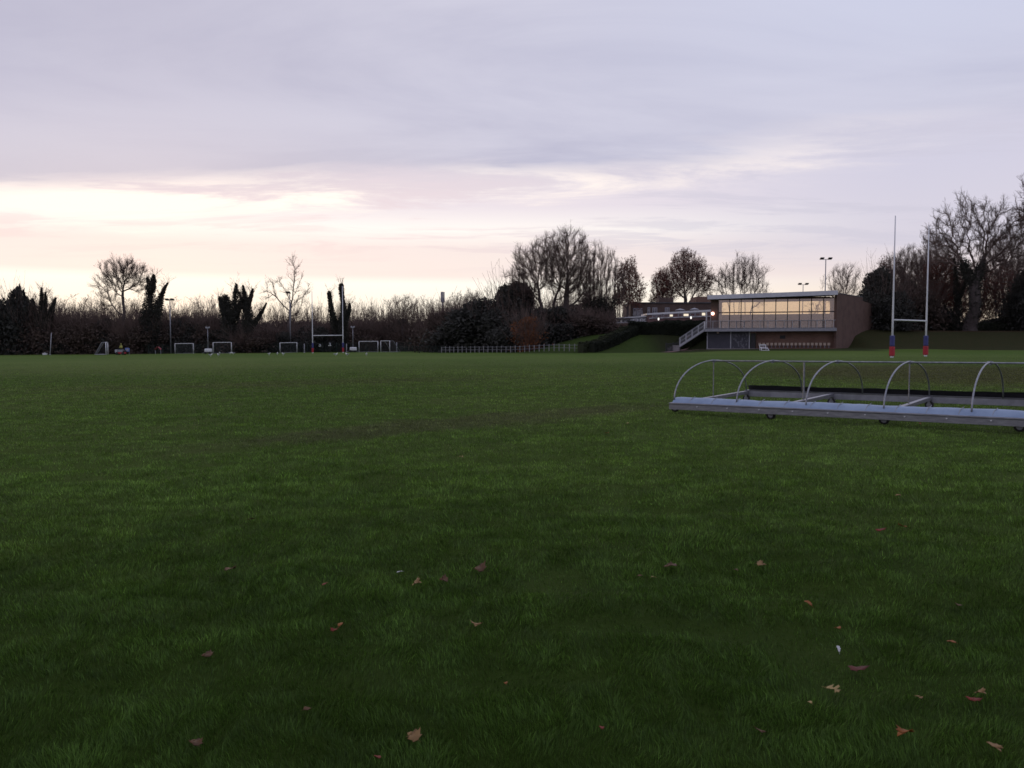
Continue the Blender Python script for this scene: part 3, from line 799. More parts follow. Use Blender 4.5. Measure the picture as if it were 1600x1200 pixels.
# --- undergrowth bushes along the left edge of the field
env = lambda px: np.interp(px, [-150, 0, 60, 140, 300, 420, 480, 560, 640, 700, 740, 770], [492, 496, 494, 502, 500, 500, 500, 503, 503, 496, 490, 484])
px = -130.0; i = 0
while px < 770:
    key = ['bramble', 'holly2', 'bramble2', 'bramble', 'holly'][rnd.randrange(5)]
    d = rnd.uniform(151, 159)
    place(key, 'thicket_bush', 'dark tangled bush in the low thicket under the bare trees along the left field edge', 'bush', px, d, env(px) + rnd.uniform(0, 24),
          rnd.uniform(52, 84), 'bushes along the left field edge', rnd.uniform(0, 6.28))
    px += rnd.uniform(14, 24); i += 1
# --- slim bare trees of the thicket
tenv = lambda px: np.interp(px, [-150, 0, 60, 100, 150, 220, 300, 345, 420, 440, 480, 560, 600, 640, 680, 720, 770], [450, 458, 456, 462, 460, 466, 474, 470, 482, 474, 470, 474, 470, 464, 470, 464, 458])
px = -140.0
while px < 775:
    key = ['slim', 'slim2', 'slim3', 'slim4'][rnd.randrange(4)]
    place(key, 'thicket_tree', 'slender bare brown tree packed in the winter thicket along the left field edge', 'tree', px, rnd.uniform(156, 176), tenv(px) + rnd.choice((rnd.uniform(-14, 4), rnd.uniform(0, 22), rnd.uniform(0, 22))),
          rnd.uniform(24, 44), 'slender bare trees along the left field edge', rnd.uniform(0, 6.28))
    px += rnd.uniform(4.2, 8.6)

# --- trees one can tell apart
T = place
T('flat', 'bare_tree', 'tall bare tree with a wide flat top, rising above the far left thicket', 'tree', 193, 152, 398, 76)
T('ivyfork', 'ivy_clad_tree', 'dark ivy covered forked trunk right of the wide flat topped bare tree', 'tree', 240, 150, 430)
T('holly', 'evergreen_tree', 'dark rounded ivy mass standing at the far left end of the thicket', 'tree', 30, 150, 457, 40)
T('ivyspiky', 'ivy_clad_tree', 'spiky ivy clad tree between the dark rounded ivy mass and the leaning post', 'tree', 70, 150, 450)
T('ivyflat', 'ivy_clad_tree', 'left of the two ragged ivy covered trees behind the mobile floodlights', 'tree', 364, 150, 442)
T('ivyarm', 'ivy_clad_tree', 'right of the two ragged ivy covered trees, with one bare side limb', 'tree', 392, 150, 446)
T('sparse', 'bare_tree', 'tall sparse bare tree with spidery limbs left of the far rugby posts', 'tree', 450, 152, 397, 76)
T('ivystump', 'ivy_clad_tree', 'leaning ivy covered stump framed between the far rugby posts', 'tree', 522, 151, 456)
T('ivypole', 'ivy_clad_tree', 'dark ivy covered trunk right behind the right upright of the far rugby posts', 'tree', 538, 150, 446)
T('open', 'bare_tree', 'round crowned small bare tree above the thicket right of the far rugby posts', 'tree', 632, 152, 460, 52)
T('fan', 'bare_tree', 'bare fan shaped tree between the phone mast and the dark evergreen', 'tree', 735, 150, 452, 60)
T('yew', 'evergreen_tree', 'big dark domed evergreen at the left foot of the tallest bare trees', 'tree', 803, 128, 446, 112)
T('holly', 'evergreen_bush', 'dark broad bush left of the domed evergreen', 'bush', 748, 130, 474, 110)
T('holly2', 'evergreen_bush', 'dark bush below the tall bare trees left of the grass mound', 'bush', 868, 124, 484, 90)
T('bramble', 'thorn_bush', 'brown twiggy bush beneath the clump of upright bare stems', 'bush', 925, 122, 494, 70)
T('holly2', 'evergreen_bush', 'dark bush filling the gap under the domed evergreen by the post fence', 'bush', 815, 121, 498, 80)
T('holly', 'evergreen_bush', 'low dark bush behind the left end of the post and rail fence', 'bush', 720, 132, 500, 80)
T('bramble2', 'thorn_bush', 'grey brown thorn bush right of the phone mast', 'bush', 690, 136, 492, 70)
T('vase', 'bare_tree', 'left of the two tallest bare trees, forking low above the post fence', 'tree', 850, 127, 364, 112)
T('vase2', 'bare_tree', 'right of the two tallest bare trees, with dense upswept limbs', 'tree', 890, 126, 356, 96)
T('clump', 'bare_tree', 'clump of upright bare stems with ivied feet right of the tallest trees', 'tree', 940, 125, 378, 74)
T('russet', 'russet_tree', 'russet leaved tree at the left end of the brick clubhouse', 'tree', 982, 131, 404, 48)
T('broad', 'russet_tree', 'broad russet tree standing behind the brick clubhouse roof', 'tree', 1070, 150, 389, 86)
T('russet', 'russet_tree', 'smaller russet tree at the left shoulder of the broad russet tree', 'tree', 1033, 152, 420, 38)
T('fan', 'bare_tree', 'fine bare many stemmed tree behind the left half of the pavilion roof', 'tree', 1157, 150, 395, 84)
T('slim4', 'bare_tree', 'thin pale bare tree between the broad russet tree and the many stemmed one', 'tree', 1112, 152, 428, 34)
T('open', 'bare_tree', 'small bare tree right of the tall twin headed floodlight', 'tree', 1317, 150, 411, 48)
T('slim4', 'bare_tree', 'smallest bare tree left of the tall twin headed floodlight', 'tree', 1274, 165, 431, 30)
T('yew', 'evergreen_tree', 'dark evergreen right beside the brick flank of the pavilion', 'tree', 1374, 114.5, 424, 58)
T('vase', 'bare_tree', 'bare tree behind the near rugby posts', 'tree', 1412, 126, 383, 92)
T('russet', 'russet_tree', 'russet tree between the near rugby posts and the great ivied tree', 'tree', 1468, 121, 402, 66)
T('oak', 'gnarled_tree', 'great gnarled bare tree with ivied trunk on the bank', 'tree', 1520, 116, 302, 162)
T('oak', 'gnarled_tree', 'gnarled bare tree cut off by the right edge of the picture', 'tree', 1640, 112, 262, 168, rot=1.0)
T('ivied2', 'ivy_clad_tree', 'dark ivy covered tree on the bank right of the great gnarled tree', 'tree', 1578, 118, 408, 60)
T('scrub', 'russet_tree', 'low russet scrub tree behind the great gnarled tree', 'tree', 1555, 126, 412, 70)
T('yew', 'evergreen_tree', 'dark evergreen at the right edge of the picture on the bank', 'tree', 1622, 117, 418, 70)
T('bramble', 'thorn_bush', 'dark scrub at the foot of the near rugby posts, up on the bank', 'bush', 1430, 120, 455, 56)
T('holly', 'evergreen_bush', 'dark bush crowding the low end of the pavilion flank', 'bush', 1392, 113, 462, 56)
T('beech', 'orange_bush', 'small orange leaved bush glowing in front of the dark evergreens', 'bush', 826, 117, 496, 46)
T('ivytrunk', 'ivy_clad_tree', 'second ivied trunk just left of the great gnarled tree', 'tree', 1493, 118, 404)
T('scrub', 'russet_tree', 'reddish scrub tree left of the near rugby posts behind the dark evergreen', 'tree', 1392, 128, 402, 60)
T('open', 'bare_tree', 'bare tree filling the gap between the near rugby posts', 'tree', 1440, 130, 398, 70)
T('scrub', 'russet_tree', 'low russet tree right of the near rugby posts', 'tree', 1476, 126, 440, 70)
T('holly', 'evergreen_bush', 'dark bush below the second ivied trunk', 'bush', 1462, 124, 478, 54)
T('holly', 'evergreen_bush', 'tall dark bush between the near rugby posts on the bank', 'bush', 1415, 122, 446, 58)
T('clump', 'bare_tree', 'clump of bare stems behind the right end of the bank', 'tree', 1590, 130, 392, 80)
T('vase2', 'bare_tree', 'tall bare tree overlapping the left limbs of the great gnarled tree', 'tree', 1462, 132, 366, 80)
T('vase', 'bare_tree', 'bare tree right of the great gnarled tree behind its trunk', 'tree', 1566, 134, 352, 90)
T('scrub', 'russet_tree', 'reddish scrub behind the trunk of the great gnarled tree', 'tree', 1516, 132, 420, 80)
bx = 1338
for k in range(9):
    T(['holly2', 'bramble2', 'holly'][k % 3], 'boundary_bush', 'low dark bush in the row along the bank top behind the near posts', 'bush', bx, 121 + (k % 2) * 2, 499 + (k * 7) % 6, 62,
      'low bushes along the top of the right bank')
    bx += 36

# ------------------------------------------------------------------ mobile cricket cover (hooped frame, sheet rolled off)
CX, CY, CTH, CA, CW = 3.22, 15.75, -.672, 1.306, 3.86
cu = np.array([math.cos(CTH), math.sin(CTH)]); cv = np.array([-cu[1], cu[0]])
cb = g1(CX, CY)
root = thing('mobile_cover', 'hooped steel frame of a wheeled pitch cover with pale blue gutter sheet on near grass', 'pitch cover', (CX, CY, cb))

def cpt(s, t, z):
    p = np.array([CX, CY]) + cu * s + cv * t
    return np.array([p[0], p[1], .0087 * p[0] + .0 + z])
LEN = 6.6 * CA
def cprism(mb, prof, s0, s1, n=1):
    """profile in (t, z) swept along the cover"""
    k = len(prof); vs = []
    for i in range(n + 1):
        s = s0 + (s1 - s0) * i / n
        vs += [cpt(s, t, z) for t, z in prof]
    fs = [(i * k + j, i * k + (j + 1) % k, (i + 1) * k + (j + 1) % k, (i + 1) * k + j) for i in range(n) for j in range(k)]
    fs += [tuple(range(k))[::-1], tuple(n * k + j for j in range(k))]
    mb.add(vs, fs); return mb
S0 = -.06
gut = obj('gutter', cprism(MB(), [(-.03, .075), (-.02, .075), (-.02, .195), (.20, .195), (.20, .21), (-.045, .21), (-.045, .185), (-.03, .18)], S0, LEN), M_ALU, root, bevel=.004)
gut2 = obj('gutter', cprism(MB(), [(CW - .02, .11), (CW - .01, .11), (CW - .01, .25), (CW + .2, .25), (CW + .2, .262), (CW - .035, .262), (CW - .02, .24)], S0, LEN), M_ALUD, root, bevel=.004)
def sheet(t0, z0, t1, z1, off, th, side):
    """curved strip of cover sheet lying in the gutter, with seams and sag"""
    n, k = 90, 7; vs = []
    for i in range(n + 1):
        s = S0 + .05 + (LEN - .1) * i / n
        sag = .005 * math.sin(s * 2.6) + .003 * math.sin(s * 9.1 + 1)
        seam = .006 if (i % 9) == 0 else 0
        for j in range(k + 1):
            f = j / k
            t = t0 + (t1 - t0) * f; z = z0 + (z1 - z0) * math.sin(f * math.pi / 2) + sag * f - seam
            vs.append(cpt(s, t + side * off, z + off * .4))
    W_ = k + 1
    fs = [(i * W_ + j, i * W_ + j + 1, (i + 1) * W_ + j + 1, (i + 1) * W_ + j) for i in range(n) for j in range(k)]
    m = MB(); m.add(vs, fs); return m
obj('gutter_sheet', sheet(-.01, .212, .20, .310, 0, .01, 1), M_LINER, root, True)
obj('sheet_backing', sheet(.0, .204, .215, .298, .012, .01, 1), M_BLACKP, root, True)
obj('gutter_sheet', sheet(CW + .18, .26, CW + .02, .37, .012, .01, 1), M_LINER, root, True)
obj('sheet_backing', sheet(CW + .16, .258, CW + .0, .368, 0, .01, 1), M_BLACKP, root, True)
for s in np.arange(.55, LEN, .62):
    m = MB(); m.tube([cpt(s, -.062, .15), cpt(s, -.03, .15)], .011, 8)
    obj('bolt', m, M_WHITE, gut)
for s in np.arange(.35, LEN, .47):                    # ties that hold the sheet down
    m = MB(); m.tube([cpt(s, .01, .222), cpt(s + .01, .10, .292), cpt(s + .05, .185, .333)], .006, 5); obj('tie', m, M_STEEL, gut)
def hoop_curve(s, n=26):
    pts = []
    for i in range(n + 1):
        a = math.pi * i / n
        t = CW / 2 - (CW / 2 - .07) * math.cos(a)
        zb = .2 + (.262 - .2) * i / n
        pts.append(cpt(s, t, zb + (1.012 - zb) * math.sin(a) ** .86))
    return pts
for i in range(7):
    m = MB(); m.tube(hoop_curve(i * CA), .0145, 8)
    h = obj('hoop', m, M_STEEL, root, True)
    m = MB(); m.tube([cpt(i * CA, CW / 2, .965), cpt(i * CA, CW / 2, 1.035)], .026, 8); m.tube([cpt(i * CA - .05, CW / 2, 1.0), cpt(i * CA + .05, CW / 2, 1.0)], .027, 8)
    obj('clamp', m, M_STEEL, h)
m = MB(); m.tube([cpt(0, CW / 2, 1.0), cpt(LEN - .15, CW / 2, 1.0)], .0165, 8); obj('ridge_rail', m, M_STEEL, root, True)
for k, s in enumerate((0, 1.5 * CA, 3 * CA, 4.5 * CA, 6 * CA)):
    c = [cpt(s - .045, .16, .13), cpt(s + .045, .16, .13), cpt(s + .045, CW + .0, .17), cpt(s - .045, CW + .0, .17)]
    m = MB(); m.hexa(c + [p + np.array([0, 0, .075]) for p in c])
    cbm = obj('crossbeam', m, M_ALU, root, bevel=.006)
    m = MB(); m.tube([cpt(s, CW / 2, .225), cpt(s, CW / 2, .985)], .011 if k != 1 else .018, 6); obj('strut', m, M_STEEL, cbm)
    for t in (.12, CW - .05):
        r_ = .085
        pz = cpt(s, t, 0); gzv = g1(pz[0], pz[1])
        ctr = np.array([pz[0], pz[1], gzv + r_])
        ax = np.array([cv[0], cv[1], 0]); m = MB()
        wq = .03; prof = [(-wq, r_ * .6), (-wq, r_ * .93), (-wq * .6, r_), (wq * .6, r_), (wq, r_ * .93), (wq, r_ * .6)]
        vs = []; ns = 18; vx = np.array([cu[0], cu[1], 0]); vz = np.array([0, 0, 1.])
        for a in range(ns):
            th = 2 * math.pi * a / ns
            for (o_, rr) in prof: vs.append(ctr + ax * o_ + rr * (math.cos(th) * vx + math.sin(th) * vz))
        kk = len(prof)
        m.add(vs, [(a * kk + j, ((a + 1) % ns) * kk + j, ((a + 1) % ns) * kk + (j + 1) % kk, a * kk + (j + 1) % kk) for a in range(ns) for j in range(kk)])
        wh = obj('wheel', m, M_RUBBER, root, True)
        m = MB(); m.tube([ctr - ax * .028, ctr + ax * .028], r_ * .6, 12); obj('hub', m, M_ALUD, wh)
        m = MB()
        for sg in (-1, 1):
            q0 = ctr + ax * sg * .045; 
            m.hexa([q0 + vx * a_ + ax * b_ + vz * z_ for z_ in (-.01, .11) for a_, b_ in ((-.025, -.004), (.025, -.004), (.025, .004), (-.025, .004))])
        obj('fork', m, M_ALUD, wh)

# ------------------------------------------------------------------ rugby posts
def rugby(A, B, bar, topA, topB, label, pr):
    A = np.array(A, float); B = np.array(B, float); A[2] = g1(*A[:2]); B[2] = g1(*B[:2])
    root = thing('rugby_posts', label, 'rugby posts', tuple((A + B) / 2))
    for P, tp in ((A, topA), (B, topB)):
        pts = [P + np.array([0, 0, z]) for z in (0.0, 3.0, 5.5, tp)]
        m = MB(); m.tube(pts, [pr, pr, pr * .8, pr * .5], 10); up = obj('upright', m, M_WHITE, root, True)
        m = MB(); m.box(P + np.array([0, 0, 1.32]), (.30, .30, .86), .5); obj('pad', m, M_BLUEPAD, up, bevel=.06)['label'] = 'navy blue upper half of the post pad'
        m = MB(); m.box(P + np.array([0, 0, .50]), (.33, .33, .76), .5); obj('pad', m, M_REDPAD, up, bevel=.06)['label'] = 'red lower half of the post pad'
        m = MB(); m.tube([P, P + np.array([0, 0, .13])], pr * 1.7, 10); obj('socket', m, M_WHITE, up)
    d = (B - A) / np.linalg.norm(B - A)
    m = MB(); m.tube([A + np.array([0, 0, bar]) + d * pr, B + np.array([0, 0, bar]) - d * pr], pr * .85, 8); obj('crossbar', m, M_WHITE, root, True)
ga, gb = at(1394, 540, 62.3), at(1446.5, 540, 66.5)
rugby(ga, gb, 2.98, at(1399, 337, 62.3)[2] - g1(*ga[:2]), at(1451, 352, 66.5)[2] - g1(*gb[:2]), 'near white rugby posts with navy and red pads in front of the grass bank', .075)
ga, gb = at(488.5, 540, 136), at(536, 540, 137)
rugby(ga, gb, 3.02, at(488, 455, 136)[2] - g1(*ga[:2]), at(536, 447, 137)[2] - g1(*gb[:2]), 'far white rugby posts with navy and red pads standing before the ivied trunks', .09)

# ------------------------------------------------------------------ training goals
M_NET = mat('net_cord', (.11, .11, .12), (.08, .08, .09), 3, .9)
def goal(px0, px1, d0, d1, h, label, depth=1.3, dirn=None, r=.055):
    A = at(px0, 545, d0); B = at(px1, 545, d1); A[2] = g1(*A[:2]); B[2] = g1(*B[:2])
    root = thing('football_goal', label, 'goal', tuple((A + B) / 2), 'white training goals along the far field edge')
    e = (B - A)[:2]; L = np.linalg.norm(e); e /= L
    b = np.array([-e[1], e[0]]) if dirn is None else np.array(dirn)
    bb = np.array([b[0], b[1], 0]); up = np.array([0, 0, 1.])
    for P in (A, B):
        m = MB(); m.tube([P, P + up * h], r, 8); obj('post', m, M_WHITE, root, True)
        m = MB(); m.tube([P + up * h, P + up * h + bb * depth * .35, P + bb * depth + up * .06], r * .6, 6); m.tube([P + bb * depth + up * .06, P + bb * .05 + up * .06], r * .6, 6)
        obj('stanchion', m, M_GREYW, root, True)
    m = MB(); m.tube([A + up * h, B + up * h], r, 8); obj('crossbar', m, M_WHITE, root, True)
    m = MB(); m.tube([A + bb * depth + up * .06, B + bb * depth + up * .06], r * .6, 6); obj('ground_bar', m, M_GREYW, root, True)
    m = MB(); n = int(L / .2)
    for i in range(n + 1):
        P = A + (B - A) * i / n
        m.tube([P + up * h + bb * depth * .35, P + bb * depth + up * .06], .008, 3, False)
    for j in range(1, 9):
        f = j / 9; z = h * (1 - f) + .06 * f; o_ = depth * (.35 + .65 * f)
        m.tube([A + bb * o_ + up * z, B + bb * o_ + up * z], .008, 3, False)
    for P in (A, B):
        for j in range(1, 9):
            f = j / 9
            m.tube([P + up * h * (1 - f), P + bb * (depth * (.35 + .65 * f)) + up * h * (1 - f)], .008, 3, False)
    obj('net', m, M_NET, root)
goal(273.5, 302, 144, 144.5, 1.85, 'white goal between the twin headed floodlight pole and the first lamp trailer')
goal(333, 361.5, 141, 141.5, 2.0, 'white goal standing just right of the left lamp trailer')
goal(437.5, 464, 145, 145.5, 1.85, 'white goal left of the far rugby posts, under the slim lamp pole')
goal(561, 590.5, 141, 141.5, 1.95, 'white goal right of the right lamp trailer, left of a smaller looking one')
goal(595, 609, 140, 138.2, 2.0, 'white goal at the right end of the row, turned half away beside the wire fence', 2.2, (.75, .66))
goal(165.5, 168.5, 135, 141, 2.15, 'white goal seen side on with its sloping net, at the left of the field', 2.0, (-1, .05), .075)

# ------------------------------------------------------------------ floodlight columns and lamp trailers
def column(px, d, top, label, heads, r=.09, span=1.0, gp='floodlight columns'):
    B = at(px, 545, d); B[2] = g1(*B[:2]); H = at(px, top, d)[2]
    root = thing('floodlight', label, 'floodlight', tuple(B), gp)
    m = MB(); m.tube([B, (B[0], B[1], H)], [r * 1.2, r * .7], 8); obj('column', m, M_POLE, root, True)
    if heads:
        m = MB(); m.tube([(B[0] - span / 2, B[1], H - .05), (B[0] + span / 2, B[1], H - .05)], .05, 6); br = obj('bracket', m, M_POLE, root)
        for k in range(heads):
            x = B[0] - span / 2 + span * k / max(heads - 1, 1)
            m = MB()
            m.hexa([(x + a * .36, B[1] + b * .28 - .1, H + .02 + (z * .2) - b * .1) for z in (0, 1) for a, b in ((-1, -1), (1, -1), (1, 1), (-1, 1))])
            obj('lamp_head', m, M_BLACK, root, bevel=.03)
column(267, 149, 469, 'tall floodlight column with two heads between the ivied fork and the first white goal', 2, .11, .95)
column(454, 149, 458, 'slim grey pole rising behind the goal under the sparse bare tree', 1, .10, .5)
column(1287.5, 148, 405, 'tall twin headed floodlight column rising behind the pavilion roof', 2, .12, 1.5)
column(1253, 172, 444.5, 'small distant twin headed floodlight column left of the tall one above the pavilion roof', 2, .10, 1.5)

def trailer(px, d, top, label):
    B = at(px, 545, d); B[2] = g1(*B[:2])
    root = thing('lamp_trailer', label, 'lamp trailer', tuple(B), 'white lamp trailers on the far field edge')
    m = MB(); m.box(B + np.array([0, 0, .62]), (1.15, .8, .62)); obj('cabinet', m, M_WHITE, root, bevel=.14)
    for sx in (-1, 1):
        m = MB(); c = B + np.array([sx * .38, -.36, .2]); m.tube([c + np.array([0, -.08, 0]), c + np.array([0, .08, 0])], .2, 14); obj('wheel', m, M_RUBBER, root)
    m = MB(); m.box(B + np.array([0, 0, .27]), (1.0, .6, .10)); obj('chassis', m, M_BLACK, root)
    H = at(px, top, d)[2]
    m = MB(); m.tube([B + np.array([-.05, 0, .9]), (B[0] - .05, B[1], H)], [.07, .045], 8); mast = obj('mast', m, M_POLE, root, True)
    m = MB()
    for sx in (-1, 1): m.hexa([(B[0] - .05 + sx * .2 + a * .15, B[1] + b * .1, H + .0 + z * .26 + sx * a * .05) for z in (0, 1) for a, b in ((-1, -1), (1, -1), (1, 1), (-1, 1))])
    obj('lamp_head', m, M_GREYW, mast)
    for sx in (-1, 1):
        m = MB(); q = B + np.array([sx * 1.0, -.2, 0]); m.tube([q, q + np.array([0, 0, .12]), B + np.array([sx * .5, -.1, .32])], .03, 6); obj('outrigger', m, M_POLE, root)
trailer(325.5, 137, 513, 'left of two white lamp trailers with raised mast, beside a goal')
trailer(552, 140, 512, 'right of two white lamp trailers with raised mast, by the far rugby posts')

# slim marker posts standing on the field edge
for px, top, lean, lab in ((78, 520, .35, 'leaning pale post at the far left of the field'), (475.5, 537, 0, 'short dim post between the goal and the far rugby posts'),
                           (541.5, 537, 0, 'short white post right beside the right far rugby upright'), (620, 535, 0, 'thin grey post right of the half turned goal')):
    B = at(px, 545, 143); B[2] = g1(*B[:2]); H = at(px, top, 143)[2]
    m = MB(); m.tube([B, B + np.array([lean * .5, 0, (H - B[2]) * .5]), np.array([B[0] + lean, B[1], H])], [.09, .075, .05], 8)
    m.tube([B, B + np.array([0, 0, .12])], .16, 8)
    solo('marker_post', m, M_GREYW, tuple(B), lab, 'post', None, True)
B = at(70, 550, 141); B[2] = g1(*B[:2])
m = MB(); m.box(B + np.array([0, 0, .17]), (.62, .4, .26)); m.box(B + np.array([0, 0, .33]), (.68, .45, .07)); m.box(B + np.array([0, 0, .40]), (.2, .05, .07)); solo('white_box', m, M_WHITE, tuple(B), 'small low white box on the grass by the leaning pale post', 'box')

# red and grey ride-on machine, its driver in a pale top, at the far left
B = at(189, 552, 132); B[2] = g1(*B[:2])
root = thing('field_machine', 'low grey and dark red ride-on ground machine standing right of the side-on goal', 'machine', tuple(B))
def bx(name, c, d, m_, par=root, bev=.04):
    m = MB(); m.box(B + np.array(c), d); return obj(name, m, m_, par, bevel=bev)
bx('chassis', (.0, 0, .32), (1.5, .7, .3), M_REDPAD); bx('engine_cover', (.05, 0, .66), (.75, .6, .42), M_ALUD); bx('roller_rack', (-.62, 0, .62), (.42, .8, .55), M_GREYW)
bx('rear_hopper', (.62, 0, .62), (.25, .7, .32), M_RUBBER)
for sx in (-.5, .5):
    for sy in (-.36, .36):
        m = MB(); c = B + np.array([sx, sy, .24]); m.tube([c - np.array([0, .1, 0]), c + np.array([0, .1, 0])], .24, 14); obj('wheel', m, M_RUBBER, root)
bx('seat', (.05, 0, .93), (.4, .42, .14), M_BLACK)
M_HIVIS = mat('yellow_cloth', (.42, .40, .10), (.32, .30, .08), 5, .8)
M_SKIN = mat('skin', (.36, .22, .17), None, 1, .6)
M_TROUS = mat('dark_cloth', (.03, .03, .04), (.045, .045, .055), 5, .9)
def skin_body(name, pts, edges, rad, m_, parent=None):
    me = bpy.data.meshes.new(name)
    o3 = root_origin(parent)
    me.from_pydata([tuple(np.array(p) - o3) for p in pts], edges, [])
    o = link(bpy.data.objects.new(name, me)); me.materials.append(m_)
    if parent is not None: o.parent = parent
    s = o.modifiers.new('skin', 'SKIN'); s.use_smooth_shade = True
    for i, v in enumerate(me.skin_vertices[0].data): v.radius = (rad[i], rad[i]); v.use_root = (i == 0)
    u = o.modifiers.new('sub', 'SUBSURF'); u.levels = 1; u.render_levels = 1
    return o
Pb = B + np.array([.05, 0, 1.0])
pr_ = thing('person', 'seated person in a yellowish top riding the low grey and red machine', 'person', tuple(Pb))
v3 = lambda x, y, z: Pb + np.array([x, y, z])
skin_body('body', [v3(0, 0, .08), v3(0, 0, .32), v3(0, 0, .52), v3(0, 0, .62), v3(-.01, 0, .72), v3(-.01, 0, .82), v3(-.36, .1, .10), v3(-.42, .1, -.34), v3(-.36, -.1, .10), v3(-.42, -.1, -.34),
                   v3(0, .19, .5), v3(-.08, .22, .24), v3(-.32, .15, .2), v3(0, -.19, .5), v3(-.08, -.22, .24), v3(-.32, -.15, .2), v3(-.52, .1, -.36), v3(-.52, -.1, -.36)],
          [(0, 1), (1, 2), (2, 3), (3, 4), (4, 5), (0, 6), (6, 7), (0, 8), (8, 9), (2, 10), (10, 11), (11, 12), (2, 13), (13, 14), (14, 15), (7, 16), (9, 17)],
          [.15, .14, .16, .055, .095, .085, .085, .055, .085, .055, .06, .05, .035, .06, .05, .035, .045, .045], M_TROUS, pr_)
m = MB()
m.tube([v3(0, 0, .10), v3(0, 0, .3), v3(0, 0, .5), v3(0, 0, .60)], [.20, .21, .22, .10], 12)
for sy in (-1, 1): m.tube([v3(0, sy * .19, .53), v3(-.09, sy * .235, .24), v3(-.24, sy * .18, .21)], [.085, .07, .055], 8)
obj('jacket', m, M_HIVIS, pr_, True)
m = MB(); m.ball(v3(-.01, 0, .80), (.105, .10, .125)); obj('cap', m, M_HIVIS, pr_, True)
# blue board beside it
B2 = at(199, 550, 133); B2[2] = g1(*B2[:2])
root = thing('blue_board', 'small pale blue board on legs just right of the ride-on machine', 'board', tuple(B2))
M_BLUEB = mat('blue_board_paint', (.10, .16, .42), (.16, .22, .5), 4, .5)
m = MB(); m.box(B2 + np.array([0, 0, .85]), (.75, .05, .62)); obj('panel', m, M_BLUEB, root, bevel=.01)
m = MB(); m.ball(B2 + np.array([0, -.03, .85]), (.2, .02, .22), 14, 8); obj('emblem', m, M_GREYW, root, True)
for sx in (-.3, .3):
    m = MB(); m.tube([B2 + np.array([sx, 0, 0]), B2 + np.array([sx, 0, .6])], .03, 6); obj('leg', m, M_POLE, root)
# red flag-like sheet on a frame further right
B3 = at(247, 551, 140); B3[2] = g1(*B3[:2])
root = thing('red_canopy', 'small faded red sheet over a low stand, left of the first white goal', 'sheet', tuple(B3))
m = MB(); n_ = 8; vs = []
for i in range(n_ + 1):
    for j in range(5):
        u_ = i / n_ - .5; v_ = j / 4 - .5
        vs.append(B3 + np.array([u_ * 1.0, v_ * .7, 1.25 - abs(u_) * .9 - .12 * math.cos(v_ * 6)]))
m.add(vs, [(i * 5 + j, i * 5 + j + 1, (i + 1) * 5 + j + 1, (i + 1) * 5 + j) for i in range(n_) for j in range(4)])
M_REDC = mat('red_cloth', (.30, .07, .08), (.22, .06, .07), 4, .9)
o = obj('sheet', m, M_REDC, root, True); sm = o.modifiers.new('solid', 'SOLIDIFY'); sm.thickness = .02
for sx in (-.48, .48):
    m = MB(); m.tube([B3 + np.array([sx, 0, 0]), B3 + np.array([sx, 0, .8])], .035, 6); obj('leg', m, M_GREYW, root)

# ------------------------------------------------------------------ gulls on the field
def gull_parts():
    m = MB(); m.tube([(-.26, 0, .27), (-.16, 0, .235), (0, 0, .21), (.12, 0, .25), (.17, 0, .31), (.19, 0, .355)], [.012, .05, .085, .075, .05, .042], 10); m.ball((.20, 0, .37), (.052, .046, .048))
    m.tube([(.235, 0, .365), (.30, 0, .352)], [.014, .005], 6)
    for sy in (-1, 1): m.tube([(.0, sy * .035, .15), (.01, sy * .035, .0), (.06, sy * .035, .008)], .009, 5)
    wg = MB()
    for sy in (-1, 1): wg.tube([(.09, sy * .07, .25), (-.06, sy * .085, .25), (-.24, sy * .05, .27), (-.33, sy * .02, .285)], [.03, .055, .03, .008], 8)
    return m, wg
gulls = [(329, 557.2, 'gull on the grass below the left lamp trailer'), (341.5, 557.2, 'gull in front of the goal beside the left lamp trailer, nearest the camera there'),
         (343.5, 553.6, 'gull just behind another one in front of the goal by the left lamp trailer'), (359.5, 553.8, 'dim gull just inside the right post of the goal by the left lamp trailer'),
         (364.5, 554.0, 'gull just outside the right post of the goal by the left lamp trailer'), (420.5, 555.4, 'faint gull left of the goal under the slim pole'),
         (433.5, 555.0, 'bright gull at the left post of the goal under the slim pole'), (442.5, 555.4, 'gull in front of the mouth of the goal under the slim pole'),
         (524.5, 556.3, 'gull on the grass between the far rugby posts'), (542.5, 556.3, 'gull right of the right far rugby upright'), (572.5, 556.0, 'gull in front of the goal right of the right lamp trailer')]
gm, gw = gull_parts()
M_GULL = mat('white_feather', (.80, .80, .80), None, 1, .8); M_GWING = mat('grey_feather', (.38, .39, .42), None, 1, .8)
g0 = None
for k, (px, py, lab) in enumerate(gulls):
    p = gpt(px, py)
    if g0 is None:
        g0 = thing('gull', 'white ' + lab, 'gull', (0, 0, 0), 'white gulls standing on the far field')
        obj('body', gm, M_GULL, g0, True); obj('wing', gw, M_GWING, g0, True); o = g0
    else: o = copy_tree(g0)
    o.location = (p[0], p[1], g1(p[0], p[1])); o.rotation_euler = (0, 0, k * 2.4); o['label'] = 'white ' + lab if not lab.startswith(('dim', 'faint', 'bright')) else lab
